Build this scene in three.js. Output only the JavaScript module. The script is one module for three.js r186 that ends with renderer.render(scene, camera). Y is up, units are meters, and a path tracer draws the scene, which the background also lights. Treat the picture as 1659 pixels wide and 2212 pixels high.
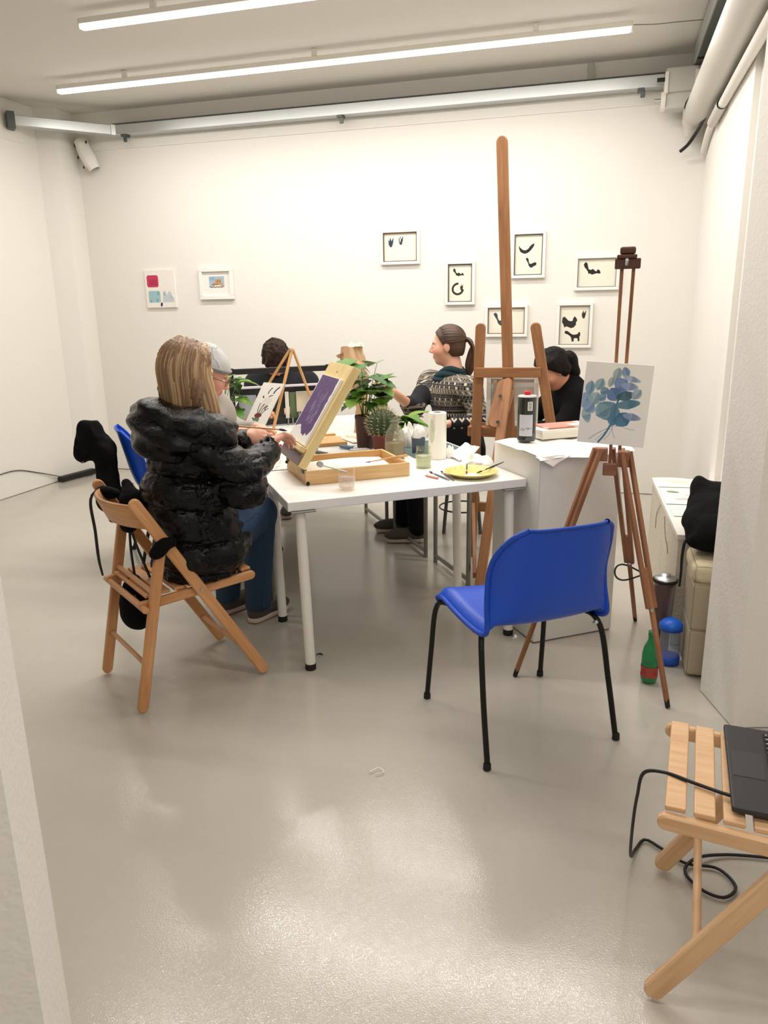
import * as THREE from 'three';
import { RoundedBoxGeometry } from 'three/addons/geometries/RoundedBoxGeometry.js';
import { mergeGeometries, mergeVertices } from 'three/addons/utils/BufferGeometryUtils.js';
import { RectAreaLightUniformsLib } from 'three/addons/lights/RectAreaLightUniformsLib.js';

// ---------------------------------------------------------------- camera, light, exposure
const scene = new THREE.Scene();
scene.background = new THREE.Color(0x9a978f);
const camera = new THREE.PerspectiveCamera(67.99, 1659 / 2212, 0.05, 40);
camera.position.set(0, 1.46, 0);
camera.quaternion.setFromRotationMatrix(new THREE.Matrix4().makeBasis(
  new THREE.Vector3(0.961056, -0.016891, -0.275836),
  new THREE.Vector3(-0.057134, 0.964422, -0.258121),
  new THREE.Vector3(0.270383, 0.263828, 0.925898)));
camera.updateMatrixWorld(true);
const renderer = new THREE.WebGLRenderer({ antialias: true });
renderer.toneMapping = THREE.LinearToneMapping;
renderer.toneMappingExposure = 1.3;
renderer.shadowMap.enabled = true;
RectAreaLightUniformsLib.init();
const LED_COLOR = 0xfff9f3;
const LED_POWER = 66;
const LED_TUBES = [            // [x of left end, x of right end, z, power]; the last three hang outside the picture
  [-3.87, 0.03, -5.157, 1.08], [-2.89, 0.36, -4.11, 1.2], [-2.6, 0.3, -3.06, .85], [-.6, 2.2, -1.0, .75], [-1.0, 1.8, 0.7, .8]];
const CEILING = 3.05;

// ---------------------------------------------------------------- small helpers
const V3 = (x, y, z) => new THREE.Vector3(x, y, z);
let seed = 7;
const rnd = () => { seed = (seed * 1664525 + 1013904223) >>> 0; return seed / 4294967296; };
const rr = (a, b) => a + (b - a) * rnd();
const clamp = (x, a, b) => Math.min(b, Math.max(a, x));
const smooth = (a, b, x) => { const t = clamp((x - a) / (b - a), 0, 1); return t * t * (3 - 2 * t); };
function hash(x, y, z) { let h = Math.imul(x, 374761393) + Math.imul(y, 668265263) + Math.imul(z, 2147483647 ^ 0x5bd1e995); h = Math.imul(h ^ (h >>> 13), 1274126177); return ((h ^ (h >>> 16)) >>> 0) / 4294967296; }
function vnoise(x, y, z, px = 0, py = 0) {       // value noise, optionally periodic in x and y
  const xi = Math.floor(x), yi = Math.floor(y), zi = Math.floor(z);
  const f = (t) => t * t * (3 - 2 * t), a = f(x - xi), b = f(y - yi), c = f(z - zi);
  const w = (i, p) => p ? ((i % p) + p) % p : i;
  const g = (i, j, k) => hash(w(xi + i, px), w(yi + j, py), zi + k);
  const l = (p, q, t) => p + (q - p) * t;
  return l(l(l(g(0, 0, 0), g(1, 0, 0), a), l(g(0, 1, 0), g(1, 1, 0), a), b), l(l(g(0, 0, 1), g(1, 0, 1), a), l(g(0, 1, 1), g(1, 1, 1), a), b), c);
}
const fbm = (x, y, z, o = 4) => { let s = 0, a = .5; for (let i = 0; i < o; i++) { s += a * vnoise(x, y, z); x *= 2.03; y *= 2.03; z *= 2.03; a *= .5; } return s; };

// table frame: u along the front of the white table, v away from the camera
const TH = 35.7 * Math.PI / 180, TC = Math.cos(TH), TS = Math.sin(TH), TO = [-1.149, -2.611];
const TP = (u, y, v) => V3(TO[0] + TC * u - TS * v, y, TO[1] - TS * u - TC * v);
const TM = new THREE.Matrix4().makeRotationY(TH).setPosition(TO[0], 0, TO[1]);   // local (u, y, -v)

// ---------------------------------------------------------------- scene bookkeeping
const used = {};
function numbered(n) { if (!(n in used)) { used[n] = 0; return n; } used[n]++; return n + '_' + String(used[n]).padStart(3, '0'); }
function thing(name, label, category, pos = V3(0, 0, 0), turn = 0, group) {
  const o = new THREE.Group(); o.name = numbered(name); o.position.copy(pos); o.rotation.y = turn;
  o.userData = { label, category }; if (group) o.userData.group = group;
  scene.add(o); o.updateMatrixWorld(true); return o;
}
function flags(m) { m.castShadow = true; m.receiveShadow = true; return m; }
// part whose geometry is given in the thing's own coordinates
function part(parent, name, geo, mat, label) {
  const m = flags(new THREE.Mesh(Array.isArray(geo) ? join(geo) : geo, mat)); m.name = name; if (label) m.userData.label = label;
  parent.add(m); return m;
}
// part whose geometry is given in world coordinates
function wpart(root, name, geo, mat, parent = root, label) {
  let g = Array.isArray(geo) ? join(geo) : geo;
  g.applyMatrix4(root.matrixWorld.clone().invert());
  return part(parent, name, g, mat, label);
}
function structure(name, geo, mat, parent) {
  const m = flags(new THREE.Mesh(Array.isArray(geo) ? join(geo) : geo, mat)); m.name = parent ? name : numbered(name);
  if (!parent) m.userData.kind = 'structure'; (parent || scene).add(m); return m;
}
function copyOf(src, label, pos, turn, group) {
  const c = src.clone(); c.name = numbered(src.name.replace(/_\d\d\d$/, '')); c.position.copy(pos); c.rotation.y = turn;
  c.userData = { ...src.userData, label }; if (group) c.userData.group = group; scene.add(c); c.updateMatrixWorld(true); return c;
}

// ---------------------------------------------------------------- geometry helpers
function prep(g) {
  if (g.index) g = g.toNonIndexed();
  for (const k of Object.keys(g.attributes)) if (!['position', 'normal', 'uv'].includes(k)) g.deleteAttribute(k);
  if (!g.attributes.normal) g.computeVertexNormals();
  if (!g.attributes.uv) g.setAttribute('uv', new THREE.BufferAttribute(new Float32Array(g.attributes.position.count * 2), 2));
  return g;
}
const join = (list) => list.length === 1 ? prep(list[0]) : mergeGeometries(list.map(prep));
function uvBox(g, s = 1, ox = 0, oy = 0) {       // uv in metres from the dominant face direction
  const p = g.attributes.position, n = g.attributes.normal, uv = new Float32Array(p.count * 2);
  for (let i = 0; i < p.count; i++) {
    const x = p.getX(i), y = p.getY(i), z = p.getZ(i), a = Math.abs(n.getX(i)), b = Math.abs(n.getY(i)), c = Math.abs(n.getZ(i));
    let q; if (a >= b && a >= c) q = [z, y]; else if (b >= c) q = [x, z]; else q = [x, y];
    uv[2 * i] = q[0] * s + ox; uv[2 * i + 1] = q[1] * s + oy;
  }
  g.setAttribute('uv', new THREE.BufferAttribute(uv, 2)); return g;
}
function box(w, h, d, x = 0, y = 0, z = 0, r = .003, seg = 1) {
  r = Math.min(r, w / 2.01, h / 2.01, d / 2.01);
  return uvBox(prep(new RoundedBoxGeometry(w, h, d, seg, r)), 1, rnd(), rnd()).translate(x, y, z);
}
const tbox = (u0, u1, y0, y1, v0, v1, r) => box(u1 - u0, y1 - y0, v1 - v0, (u0 + u1) / 2, (y0 + y1) / 2, -(v0 + v1) / 2, r).applyMatrix4(TM);   // box in the table frame, returned in world coordinates
function orient(g, a, b, side = V3(0, 1, 0)) {   // local x runs from a to b, local y lies nearest to side
  const x = b.clone().sub(a).normalize(); let z = x.clone().cross(side); if (z.lengthSq() < 1e-6) z = x.clone().cross(V3(1, 0, 0)); z.normalize();
  const y = z.clone().cross(x);
  return g.applyMatrix4(new THREE.Matrix4().makeBasis(x, y, z).setPosition(a.clone().add(b).multiplyScalar(.5)));
}
// flat bar from a to b: h across 'side', d the other way, rounded ends if round
function bar(a, b, h, d, side, r = .003, round = false) {
  const L = a.distanceTo(b); let g;
  if (round) {
    const s = new THREE.Shape(), hh = h / 2, n = 6; s.moveTo(-L / 2 + hh, -hh); s.lineTo(L / 2 - hh, -hh); s.absarc(L / 2 - hh, 0, hh, -Math.PI / 2, Math.PI / 2); s.lineTo(-L / 2 + hh, hh); s.absarc(-L / 2 + hh, 0, hh, Math.PI / 2, 3 * Math.PI / 2);
    g = prep(new THREE.ExtrudeGeometry(s, { depth: d - 2 * r, bevelEnabled: true, bevelThickness: r, bevelSize: r, bevelOffset: -r, bevelSegments: 1, curveSegments: n })).translate(0, 0, -d / 2 + r);
  } else g = prep(new RoundedBoxGeometry(L, h, d, 1, Math.min(r, h / 2.01, d / 2.01)));
  return orient(uvBox(g, 1, rnd(), rnd()), a, b, side);
}
function rod(a, b, r0, r1 = r0, n = 12) {
  const L = a.distanceTo(b), g = prep(new THREE.CylinderGeometry(r1, r0, L, n, 1)).rotateZ(-Math.PI / 2);
  return orient(uvBox(g, 1, rnd(), rnd()), a, b);
}
const curve = (pts) => new THREE.CatmullRomCurve3(pts.map((p) => p.isVector3 ? p : V3(...p)), false, 'centripetal');
const tube = (pts, r, n = 24, m = 8) => prep(new THREE.TubeGeometry(curve(pts), n, r, m));
function taper(pts, radii, n = 16, m = 7) {      // tube whose radius runs through radii
  const c = curve(pts), g = new THREE.TubeGeometry(c, n, 1, m), p = g.attributes.position;
  for (let i = 0; i <= n; i++) {
    const t = i / n, o = c.getPointAt(t), k = t * (radii.length - 1), a = Math.min(radii.length - 2, Math.floor(k)), r = radii[a] + (radii[a + 1] - radii[a]) * (k - a);
    for (let j = 0; j <= m; j++) { const q = i * (m + 1) + j; p.setXYZ(q, o.x + (p.getX(q) - o.x) * r, o.y + (p.getY(q) - o.y) * r, o.z + (p.getZ(q) - o.z) * r); }
  }
  g.computeVertexNormals(); return prep(g);
}
const lathe = (prof, n = 28) => prep(new THREE.LatheGeometry(prof.map((p) => new THREE.Vector2(p[0], p[1])), n));
function shapeGeo(pts, depth, bevel = 0) {
  const s = new THREE.Shape(pts.map((p) => new THREE.Vector2(p[0], p[1])));
  return uvBox(prep(new THREE.ExtrudeGeometry(s, { depth, bevelEnabled: bevel > 0, bevelThickness: bevel, bevelSize: bevel, bevelOffset: -bevel, bevelSegments: 1 })));
}
function plan(pts, y0, y1) { return shapeGeo(pts.map(([x, z]) => [x, -z]), y1 - y0).rotateX(-Math.PI / 2).translate(0, y0, 0); }   // vertical prism over a floor outline given as [x, z]
// sheet: grid surface f(s, t) -> Vector3, with thickness
function sheet(f, n, m, th = 0) {
  const pos = [], uv = [], idx = [];
  for (let j = 0; j <= m; j++) for (let i = 0; i <= n; i++) { const p = f(i / n, j / m); pos.push(p.x, p.y, p.z); uv.push(i / n, j / m); }
  for (let j = 0; j < m; j++) for (let i = 0; i < n; i++) { const a = j * (n + 1) + i, b = a + 1, c = a + n + 1, d = c + 1; idx.push(a, b, d, a, d, c); }
  const g = new THREE.BufferGeometry(); g.setAttribute('position', new THREE.Float32BufferAttribute(pos, 3)); g.setAttribute('uv', new THREE.Float32BufferAttribute(uv, 2)); g.setIndex(idx); g.computeVertexNormals();
  if (!th) return prep(g);
  const k = (n + 1) * (m + 1), nn = g.attributes.normal, P = pos.slice(), U = uv.slice(), I = idx.slice();
  for (let i = 0; i < k; i++) { P.push(pos[3 * i] - nn.getX(i) * th, pos[3 * i + 1] - nn.getY(i) * th, pos[3 * i + 2] - nn.getZ(i) * th); U.push(uv[2 * i], uv[2 * i + 1]); }
  for (let i = 0; i < idx.length; i += 3) I.push(idx[i] + k, idx[i + 2] + k, idx[i + 1] + k);
  const rim = (a, b) => I.push(a, a + k, b, b, a + k, b + k);
  for (let i = 0; i < n; i++) { rim(i, i + 1); rim(m * (n + 1) + i + 1, m * (n + 1) + i); }
  for (let j = 0; j < m; j++) { rim((j + 1) * (n + 1), j * (n + 1)); rim(j * (n + 1) + n, (j + 1) * (n + 1) + n); }
  const h = new THREE.BufferGeometry(); h.setAttribute('position', new THREE.Float32BufferAttribute(P, 3)); h.setAttribute('uv', new THREE.Float32BufferAttribute(U, 2)); h.setIndex(I); h.computeVertexNormals(); return prep(h);
}

// ---------------------------------------------------------------- distance fields (people, cloth)
const B = new THREE.Vector3();
function cone(a, b, ra, rb) { a = a.isVector3 ? a : V3(...a); b = b.isVector3 ? b : V3(...b); const d = b.clone().sub(a), L2 = Math.max(1e-9, d.lengthSq());
  const R = Math.max(ra, rb);
  return { min: [Math.min(a.x, b.x) - R, Math.min(a.y, b.y) - R, Math.min(a.z, b.z) - R], max: [Math.max(a.x, b.x) + R, Math.max(a.y, b.y) + R, Math.max(a.z, b.z) + R],
    d(x, y, z) { const px = x - a.x, py = y - a.y, pz = z - a.z; const t = clamp((px * d.x + py * d.y + pz * d.z) / L2, 0, 1); return Math.hypot(px - d.x * t, py - d.y * t, pz - d.z * t) - (ra + (rb - ra) * t); } }; }
function ell(c, r, fr) { c = c.isVector3 ? c : V3(...c); const [X, Y, Z] = fr || [V3(1, 0, 0), V3(0, 1, 0), V3(0, 0, 1)], m = Math.min(...r), M = Math.max(...r);
  return { min: [c.x - M, c.y - M, c.z - M], max: [c.x + M, c.y + M, c.z + M],
    d(x, y, z) { const px = x - c.x, py = y - c.y, pz = z - c.z; const a = (px * X.x + py * X.y + pz * X.z) / r[0], b = (px * Y.x + py * Y.y + pz * Y.z) / r[1], e = (px * Z.x + py * Z.y + pz * Z.z) / r[2]; const k0 = Math.hypot(a, b, e); if (k0 < 1e-6) return -m; const k1 = Math.hypot(a / r[0], b / r[1], e / r[2]); return k0 * (k0 - 1) / k1; } }; }
function smin(a, b, k) { const h = Math.max(k - Math.abs(a - b), 0) / k; return Math.min(a, b) - h * h * k * .25; }
function blob(prims, k = .03, extra) { return (x, y, z) => { let d = 9; for (const p of prims) d = smin(d, p.d(x, y, z), p.k || k); return extra ? extra(x, y, z, d) : d; }; }
function bounds(prims, pad = .03) { const lo = [9, 9, 9], hi = [-9, -9, -9]; for (const p of prims) for (let i = 0; i < 3; i++) { lo[i] = Math.min(lo[i], p.min[i] - pad); hi[i] = Math.max(hi[i], p.max[i] + pad); } return [lo, hi]; }
function nets(f, lo, hi, cell) {                  // naive surface nets, indexed and smooth
  const n = [0, 1, 2].map((i) => Math.ceil((hi[i] - lo[i]) / cell) + 1), [nx, ny, nz] = n, val = new Float32Array(nx * ny * nz);
  for (let k = 0, q = 0; k < nz; k++) for (let j = 0; j < ny; j++) for (let i = 0; i < nx; i++, q++) val[q] = f(lo[0] + i * cell, lo[1] + j * cell, lo[2] + k * cell);
  const id = new Int32Array(nx * ny * nz).fill(-1), pos = [], idx = [], at = (i, j, k) => i + nx * (j + ny * k);
  const C = [[0, 0, 0], [1, 0, 0], [0, 1, 0], [1, 1, 0], [0, 0, 1], [1, 0, 1], [0, 1, 1], [1, 1, 1]], Eg = [[0, 1], [2, 3], [4, 5], [6, 7], [0, 2], [1, 3], [4, 6], [5, 7], [0, 4], [1, 5], [2, 6], [3, 7]];
  const cv = new Float32Array(8);
  for (let k = 0; k < nz - 1; k++) for (let j = 0; j < ny - 1; j++) for (let i = 0; i < nx - 1; i++) {
    let m = 0; for (let c = 0; c < 8; c++) { cv[c] = val[at(i + C[c][0], j + C[c][1], k + C[c][2])]; if (cv[c] < 0) m |= 1 << c; }
    if (m === 0 || m === 255) continue;
    let x = 0, y = 0, z = 0, s = 0;
    for (const [a, b] of Eg) if ((cv[a] < 0) !== (cv[b] < 0)) { const t = cv[a] / (cv[a] - cv[b]); x += C[a][0] + (C[b][0] - C[a][0]) * t; y += C[a][1] + (C[b][1] - C[a][1]) * t; z += C[a][2] + (C[b][2] - C[a][2]) * t; s++; }
    id[at(i, j, k)] = pos.length / 3; pos.push(lo[0] + (i + x / s) * cell, lo[1] + (j + y / s) * cell, lo[2] + (k + z / s) * cell);
  }
  const quad = (a, b, c, d, fl) => { if (a < 0 || b < 0 || c < 0 || d < 0) return; fl ? idx.push(a, b, c, a, c, d) : idx.push(a, c, b, a, d, c); };
  for (let k = 1; k < nz - 1; k++) for (let j = 1; j < ny - 1; j++) for (let i = 1; i < nx - 1; i++) {
    const v0 = val[at(i, j, k)] < 0;
    if (v0 !== (val[at(i + 1, j, k)] < 0)) quad(id[at(i, j - 1, k - 1)], id[at(i, j, k - 1)], id[at(i, j, k)], id[at(i, j - 1, k)], v0);
    if (v0 !== (val[at(i, j + 1, k)] < 0)) quad(id[at(i - 1, j, k - 1)], id[at(i - 1, j, k)], id[at(i, j, k)], id[at(i, j, k - 1)], v0);
    if (v0 !== (val[at(i, j, k + 1)] < 0)) quad(id[at(i - 1, j - 1, k)], id[at(i, j - 1, k)], id[at(i, j, k)], id[at(i - 1, j, k)], v0);
  }
  const g = new THREE.BufferGeometry(); g.setAttribute('position', new THREE.Float32BufferAttribute(pos, 3)); g.setIndex(idx); g.computeVertexNormals();
  g.setAttribute('uv', new THREE.BufferAttribute(new Float32Array(pos.length / 3 * 2), 2));
  return g;
}
const solid = (prims, k, cell, extra, pad) => { const [lo, hi] = bounds(prims, pad); return nets(blob(prims, k, extra), lo, hi, cell); };

// ---------------------------------------------------------------- textures and materials
function dataTex(n, fn, srgb = true, m = n) {
  const d = new Uint8Array(n * m * 4);
  for (let j = 0; j < m; j++) for (let i = 0; i < n; i++) { const c = fn(i / n, j / m), q = 4 * (j * n + i); d[q] = clamp(c[0], 0, 255); d[q + 1] = clamp(c[1], 0, 255); d[q + 2] = clamp(c[2], 0, 255); d[q + 3] = 255; }
  const t = new THREE.DataTexture(d, n, m, THREE.RGBAFormat); t.wrapS = t.wrapT = THREE.RepeatWrapping; t.magFilter = THREE.LinearFilter; t.minFilter = THREE.LinearMipmapLinearFilter; t.generateMipmaps = true;
  if (srgb) t.colorSpace = THREE.SRGBColorSpace; t.needsUpdate = true; return t;
}
function canvasTex(w, h, draw) {
  const c = document.createElement('canvas'); c.width = w; c.height = h; const x = c.getContext('2d'); draw(x, w, h);
  const t = new THREE.CanvasTexture(c); t.colorSpace = THREE.SRGBColorSpace; t.magFilter = THREE.LinearFilter; t.wrapS = THREE.RepeatWrapping; return t;
}
const mix = (a, b, t) => [a[0] + (b[0] - a[0]) * t, a[1] + (b[1] - a[1]) * t, a[2] + (b[2] - a[2]) * t];
function woodTex(light, dark, rep = 2) {         // grain runs along u, one tile is 1/rep metre
  const t = dataTex(256, (u, v) => {
    const a = vnoise(u * 4, v * 40, 1, 4, 40), b = vnoise(u * 8, v * 110, 5, 8, 110), c = vnoise(u * 3, v * 6, 9, 3, 6);
    return mix(light, dark, clamp(.5 * a + .35 * b + .45 * c - .2, 0, 1));
  }); t.repeat.set(rep, rep); return t;
}
const std = (color, roughness = .6, o = {}) => new THREE.MeshStandardMaterial({ color, roughness, ...o });
const wood = (l, d, rough = .5) => std(0xffffff, rough, { map: woodTex(l, d) });
const grainBump = dataTex(256, (u, v) => { const a = 255 * (.6 * vnoise(u * 90, v * 90, 3, 90, 90) + .4 * vnoise(u * 40, v * 40, 8, 40, 40)); return [a, a, a]; }, false);
const M = {};
function bumpOf(rep) { const t = grainBump.clone(); t.repeat.set(rep, rep); t.needsUpdate = true; return t; }
M.wall = std(0xece9e2, .85, { bumpMap: bumpOf(1.6), bumpScale: .0005 });
M.ceiling = std(0xdad7d0, .9, { bumpMap: bumpOf(2), bumpScale: .001 });
M.front = std(0xece9e2, .85, { bumpMap: bumpOf(2), bumpScale: .001 });
const floorMap = dataTex(512, (u, v) => { const a = vnoise(u * 5, v * 5, 2, 5, 5) * .5 + vnoise(u * 13, v * 13, 4, 13, 13) * .3 + vnoise(u * 150, v * 150, 6, 150, 150) * .2; return mix([187, 181, 170], [197, 191, 180], a); }); floorMap.repeat.set(.5, .5);
M.floor = new THREE.MeshPhysicalMaterial({ color: 0xffffff, map: floorMap, roughness: .115, bumpMap: bumpOf(7), bumpScale: .00022, clearcoat: 0, ior: 1.5 });
M.steel = std(0xc6caca, .36, { metalness: .85 });
M.darkSteel = std(0x5c625f, .45, { metalness: .7 });
M.pipe = std(0xc9c6be, .5);
M.black = std(0x0b0b0c, .5);
M.rubber = std(0x0e0e0e, .7);
M.white = std(0xf3f1ec, .35);
M.whiteMetal = std(0xeeebe2, .35);
M.paper = std(0xf8f6f0, .8);
M.pineChair = wood([222, 168, 116], [188, 130, 82], .42);
M.pinePale = wood([232, 194, 152], [206, 162, 118], .45);
M.box = wood([236, 203, 150], [198, 150, 92], .5);
M.boxPale = wood([240, 220, 160], [220, 190, 126], .5);
M.easel = wood([172, 122, 80], [136, 90, 54], .5);
M.tripod = wood([178, 124, 86], [120, 76, 50], .45);
M.miniEasel = wood([226, 180, 122], [188, 138, 84], .5);
M.blue = std(0x044bc6, .36, { bumpMap: bumpOf(8), bumpScale: .0004 });
M.blackTube = std(0x14120f, .35, { metalness: .4 });
M.greySteel = std(0x8b8c86, .4, { metalness: .6 });
M.cloth = new THREE.MeshPhysicalMaterial({ color: 0x060607, roughness: .9, specularIntensity: .35 });
M.glass = new THREE.MeshPhysicalMaterial({ color: 0xffffff, roughness: .02, transmission: 1, thickness: 0, ior: 1.45 });
M.hairBrown = std(0xffffff, .5, { map: woodTex([96, 66, 45], [44, 29, 20], 6) });
M.hairDark = new THREE.MeshPhysicalMaterial({ color: 0xffffff, roughness: .6, specularIntensity: .4, map: woodTex([58, 39, 27], [24, 15, 10], 6) });
M.hairBlack = new THREE.MeshPhysicalMaterial({ color: 0xffffff, roughness: .6, specularIntensity: .35, map: woodTex([26, 19, 16], [9, 6, 5], 6) });
M.skin = std(0xffffff, .55, { vertexColors: true });

// ================================================================ the room
{
  // poured floor: very slightly wavy, so that the lamps mirror in soft patches
  const hgt = (x, z) => .0062 * (fbm(x * 2.7 + 11, z * 2.7 + 5, 3, 2) - .38) * smooth(0, 1, 1);
  const g = sheet((s, t) => { const x = -4.9 + 7.9 * s, z = 2.4 - 8.8 * t; return V3(x, hgt(x, z) - .0034, z); }, 250, 280);
  const p = g.attributes.position, uv = g.attributes.uv; for (let i = 0; i < p.count; i++) uv.setXY(i, p.getX(i), p.getZ(i));
  const fl = structure('floor', mergeVertices(g), M.floor); fl.geometry.computeVertexNormals();
  structure('floor_slab', box(7.9, .12, 8.8, -.95, -.08, -2.0), M.floor, fl);
}
structure('ceiling', box(8.2, .12, 9, -.9, CEILING + .06, -2.0), M.ceiling);
const wallBack = structure('wall_back', box(5.8, 3.05, .16, -2.0, 1.525, -6.16), M.wall);
structure('trim_1', box(5.03, .296, .008, -1.94, 2.902, -6.076, .001), M.wall);               // board along the top of the back wall, its lower edge shows as a thin line
structure('wall_left', box(.16, 3.05, 8.4, -4.68, 1.525, -1.98), M.wall);
structure('trim_2', box(.008, .27, 4.0, -4.597, 2.885, -3.6, .001), M.wall);
structure('wall_corner_pillar', plan([[-4.6, -5.76], [-4.45, -5.86], [-4.45, -6.08], [-4.6, -6.08]], 0, 3.05), M.wall);
structure('wall_right', box(.3, 3.05, 1.9, .725, 1.525, -5.14), M.wall);
structure('wall_right_near', box(.3, 3.05, 1.35, .755, 1.525, -3.56), M.wall);
structure('wall_front_right', plan([[.42, -2.882], [.501, -2.62], [2.75, -3.31], [2.68, -3.58]], 0, 3.05), M.front);
{ const a = [-.79, -.75], b = [-.936, -.953]; structure('wall_front_left', plan([a, [a[0] - TC * 4.7, a[1] + TS * 4.7], [b[0] - TC * 4.7, b[1] + TS * 4.7], b], 0, 3.05), M.front); }
structure('wall_rear', box(8.2, 3.05, .16, -.9, 1.525, 2.3), M.front);
structure('wall_hall_right', box(.16, 3.05, 5.7, 2.75, 1.525, -.55), M.front);

// ---------------------------------------------------------------- lamps
LED_TUBES.forEach(([x0, x1, z, k], i) => {
  const L = x1 - x0, t = thing('led_tube', ['long LED strip lamp on the ceiling, the one nearest the back wall', 'long LED strip lamp cut off by the top of the picture', 'third LED strip lamp on the ceiling above the white table', 'fourth LED strip lamp on the ceiling above the hall', 'fifth LED strip lamp on the ceiling at the rear of the hall'][i], 'lamp', V3((x0 + x1) / 2, 2.955, z), 0, 'LED strips on the ceiling');
  part(t, 'housing', box(L, .03, .045, 0, .033, 0, .004), M.whiteMetal);
  part(t, 'diffuser', box(L - .01, .026, .042, 0, .006, 0, .01, 2), std(0xffffff, .5, { emissive: LED_COLOR, emissiveIntensity: 3.2 * (i < 3 ? 1 : .6) }));
  for (const s of [-1, 1]) part(t, 'end_cap', box(.008, .05, .046, s * (L / 2 + .004), .02, 0, .002), M.whiteMetal);
  for (const s of [-.36, 0, .36]) part(t, 'ceiling_clip', box(.03, .048, .03, s * L, .07, 0, .003), M.whiteMetal);
  const l = new THREE.RectAreaLight(LED_COLOR, LED_POWER * k, L, .042); l.position.set(0, -.009, 0); l.rotation.x = -Math.PI / 2; t.add(l);
});
{
  const t = thing('lamp_wire', 'thin grey wire from the end of the LED strip to the steel beam', 'wire', V3(.03, 2.97, -5.16));
  wpart(t, 'wire', tube([[.04, 2.985, -5.158], [.16, 2.985, -5.19], [.29, 2.99, -5.21], [.418, 2.99, -5.22]], .003, 16, 5), M.greySteel);
}

// ---------------------------------------------------------------- steel and pipes under the ceiling
{
  const t = thing('steel_rail', 'galvanised steel rail running along the top of the back wall', 'rail', V3(-1.9, 2.83, -6.0));
  wpart(t, 'channel', box(4.27, .078, .1, -1.87, 2.875, -6.005, .004), M.steel);
  wpart(t, 'top_lip', box(4.27, .006, .11, -1.87, 2.917, -6.0, .002), M.darkSteel);
  for (const x of [-3.9, -2.03, .12]) { const b = wpart(t, 'bracket', [box(.045, .02, .07, x, 2.828, -5.98, .003), box(.03, .045, .012, x + .012, 2.80, -5.955, .003)], M.darkSteel); }
  wpart(t, 'hanger', [box(.03, .13, .012, -.22, 2.985, -6.06, .002), box(.012, .1, .02, -.2, 2.97, -6.055, .002)], M.pipe);
}
{
  const t = thing('steel_rail', 'short shiny steel rail crossing the left corner by the pillar', 'rail', V3(-4.3, 2.83, -5.75));
  const a = V3(-4.01, 2.875, -6.0), b = V3(-4.57, 2.885, -5.44);
  wpart(t, 'channel', bar(a, b, .075, .09, V3(0, 1, 0), .005), M.steel);
  wpart(t, 'joint', bar(a.clone().add(V3(.03, 0, -.01)), a.clone().add(V3(-.02, 0, .03)), .082, .096, V3(0, 1, 0), .004), M.steel);
  wpart(t, 'end_plate', bar(b.clone().add(V3(.03, 0, -.03)), b.clone().add(V3(-.012, 0, .012)), .12, .12, V3(0, 1, 0), .006), M.darkSteel);
}
{
  const t = thing('pipe_stub', 'chipped white plastic pipe stub on the wall under the corner rail', 'pipe', V3(-4.3, 2.6, -6.03));
  wpart(t, 'sleeve', [taper([[-4.36, 2.83, -6.012], [-4.33, 2.76, -6.01], [-4.28, 2.66, -6.01], [-4.25, 2.60, -6.02]], [.052, .06, .062, .045], 14, 14)], M.wall);
  const rust = std(0x2d1d12, .9);
  for (const [x, y, z, r] of [[-4.42, 2.80, -6.02, .012], [-4.285, 2.81, -5.985, .008], [-4.39, 2.70, -6.0, .008], [-4.345, 2.62, -6.0, .007]]) wpart(t, 'rust_bolt', uvBox(prep(new THREE.SphereGeometry(r, 8, 6))).scale(1, 1.7, .6).translate(x, y, z), rust);
}
{
  const t = thing('steel_beam', 'dark steel channel beam under the ceiling at the right wall', 'beam', V3(.49, 2.93, -4));
  wpart(t, 'web', box(.012, .11, 3.5, .435, 2.975, -4.12, .002), M.steel);
  wpart(t, 'flange', box(.14, .012, 3.5, .5, 2.926, -4.12, .002), M.darkSteel);
  wpart(t, 'top_flange', box(.14, .012, 3.5, .5, 3.03, -4.12, .002), M.darkSteel);
  for (const z of [-4.6, -5.7]) wpart(t, 'splice_plate', box(.12, .008, .02, .5, 2.917, z, .002), M.black);
}
{
  const t = thing('drain_pipe', 'thick pale drain pipe along the top of the right wall', 'pipe', V3(.5, 2.64, -5));
  wpart(t, 'pipe', [taper([[.482, 2.645, -5.95], [.482, 2.645, -5.6], [.482, 2.645, -3.1]], [.086, .086, .086], 20, 20)], M.pipe);
  wpart(t, 'end_elbow', [taper([[.482, 2.665, -5.80], [.48, 2.64, -5.92], [.47, 2.58, -5.975], [.462, 2.52, -5.99]], [.091, .09, .08, .05], 14, 18)], M.pipe);
}
{
  const t = thing('conduit_pipe', 'thin wrapped white conduit below the thick drain pipe', 'pipe', V3(.55, 2.5, -5));
  wpart(t, 'pipe', taper([[.548, 2.42, -6.04], [.546, 2.5, -5.7], [.545, 2.515, -5.0], [.543, 2.52, -3.1]], [.016, .026, .027, .027], 30, 10), M.wall);
  wpart(t, 'sleeve', taper([[.542, 2.505, -5.5], [.541, 2.513, -5.05]], [.031, .031], 6, 12), M.pipe);
  wpart(t, 'clamp', box(.05, .012, .03, .547, 2.55, -5.25, .002), M.steel);
}
{
  const t = thing('loose_cable', 'short black cable end hanging below the drain pipe', 'cable', V3(.5, 2.4, -5.8));
  wpart(t, 'cable', taper([[.535, 2.6, -5.35], [.52, 2.59, -5.6], [.49, 2.53, -5.85], [.44, 2.46, -5.95], [.40, 2.43, -5.98]], [.006, .008, .012, .012, .011], 24, 8), M.black);
}
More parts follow.
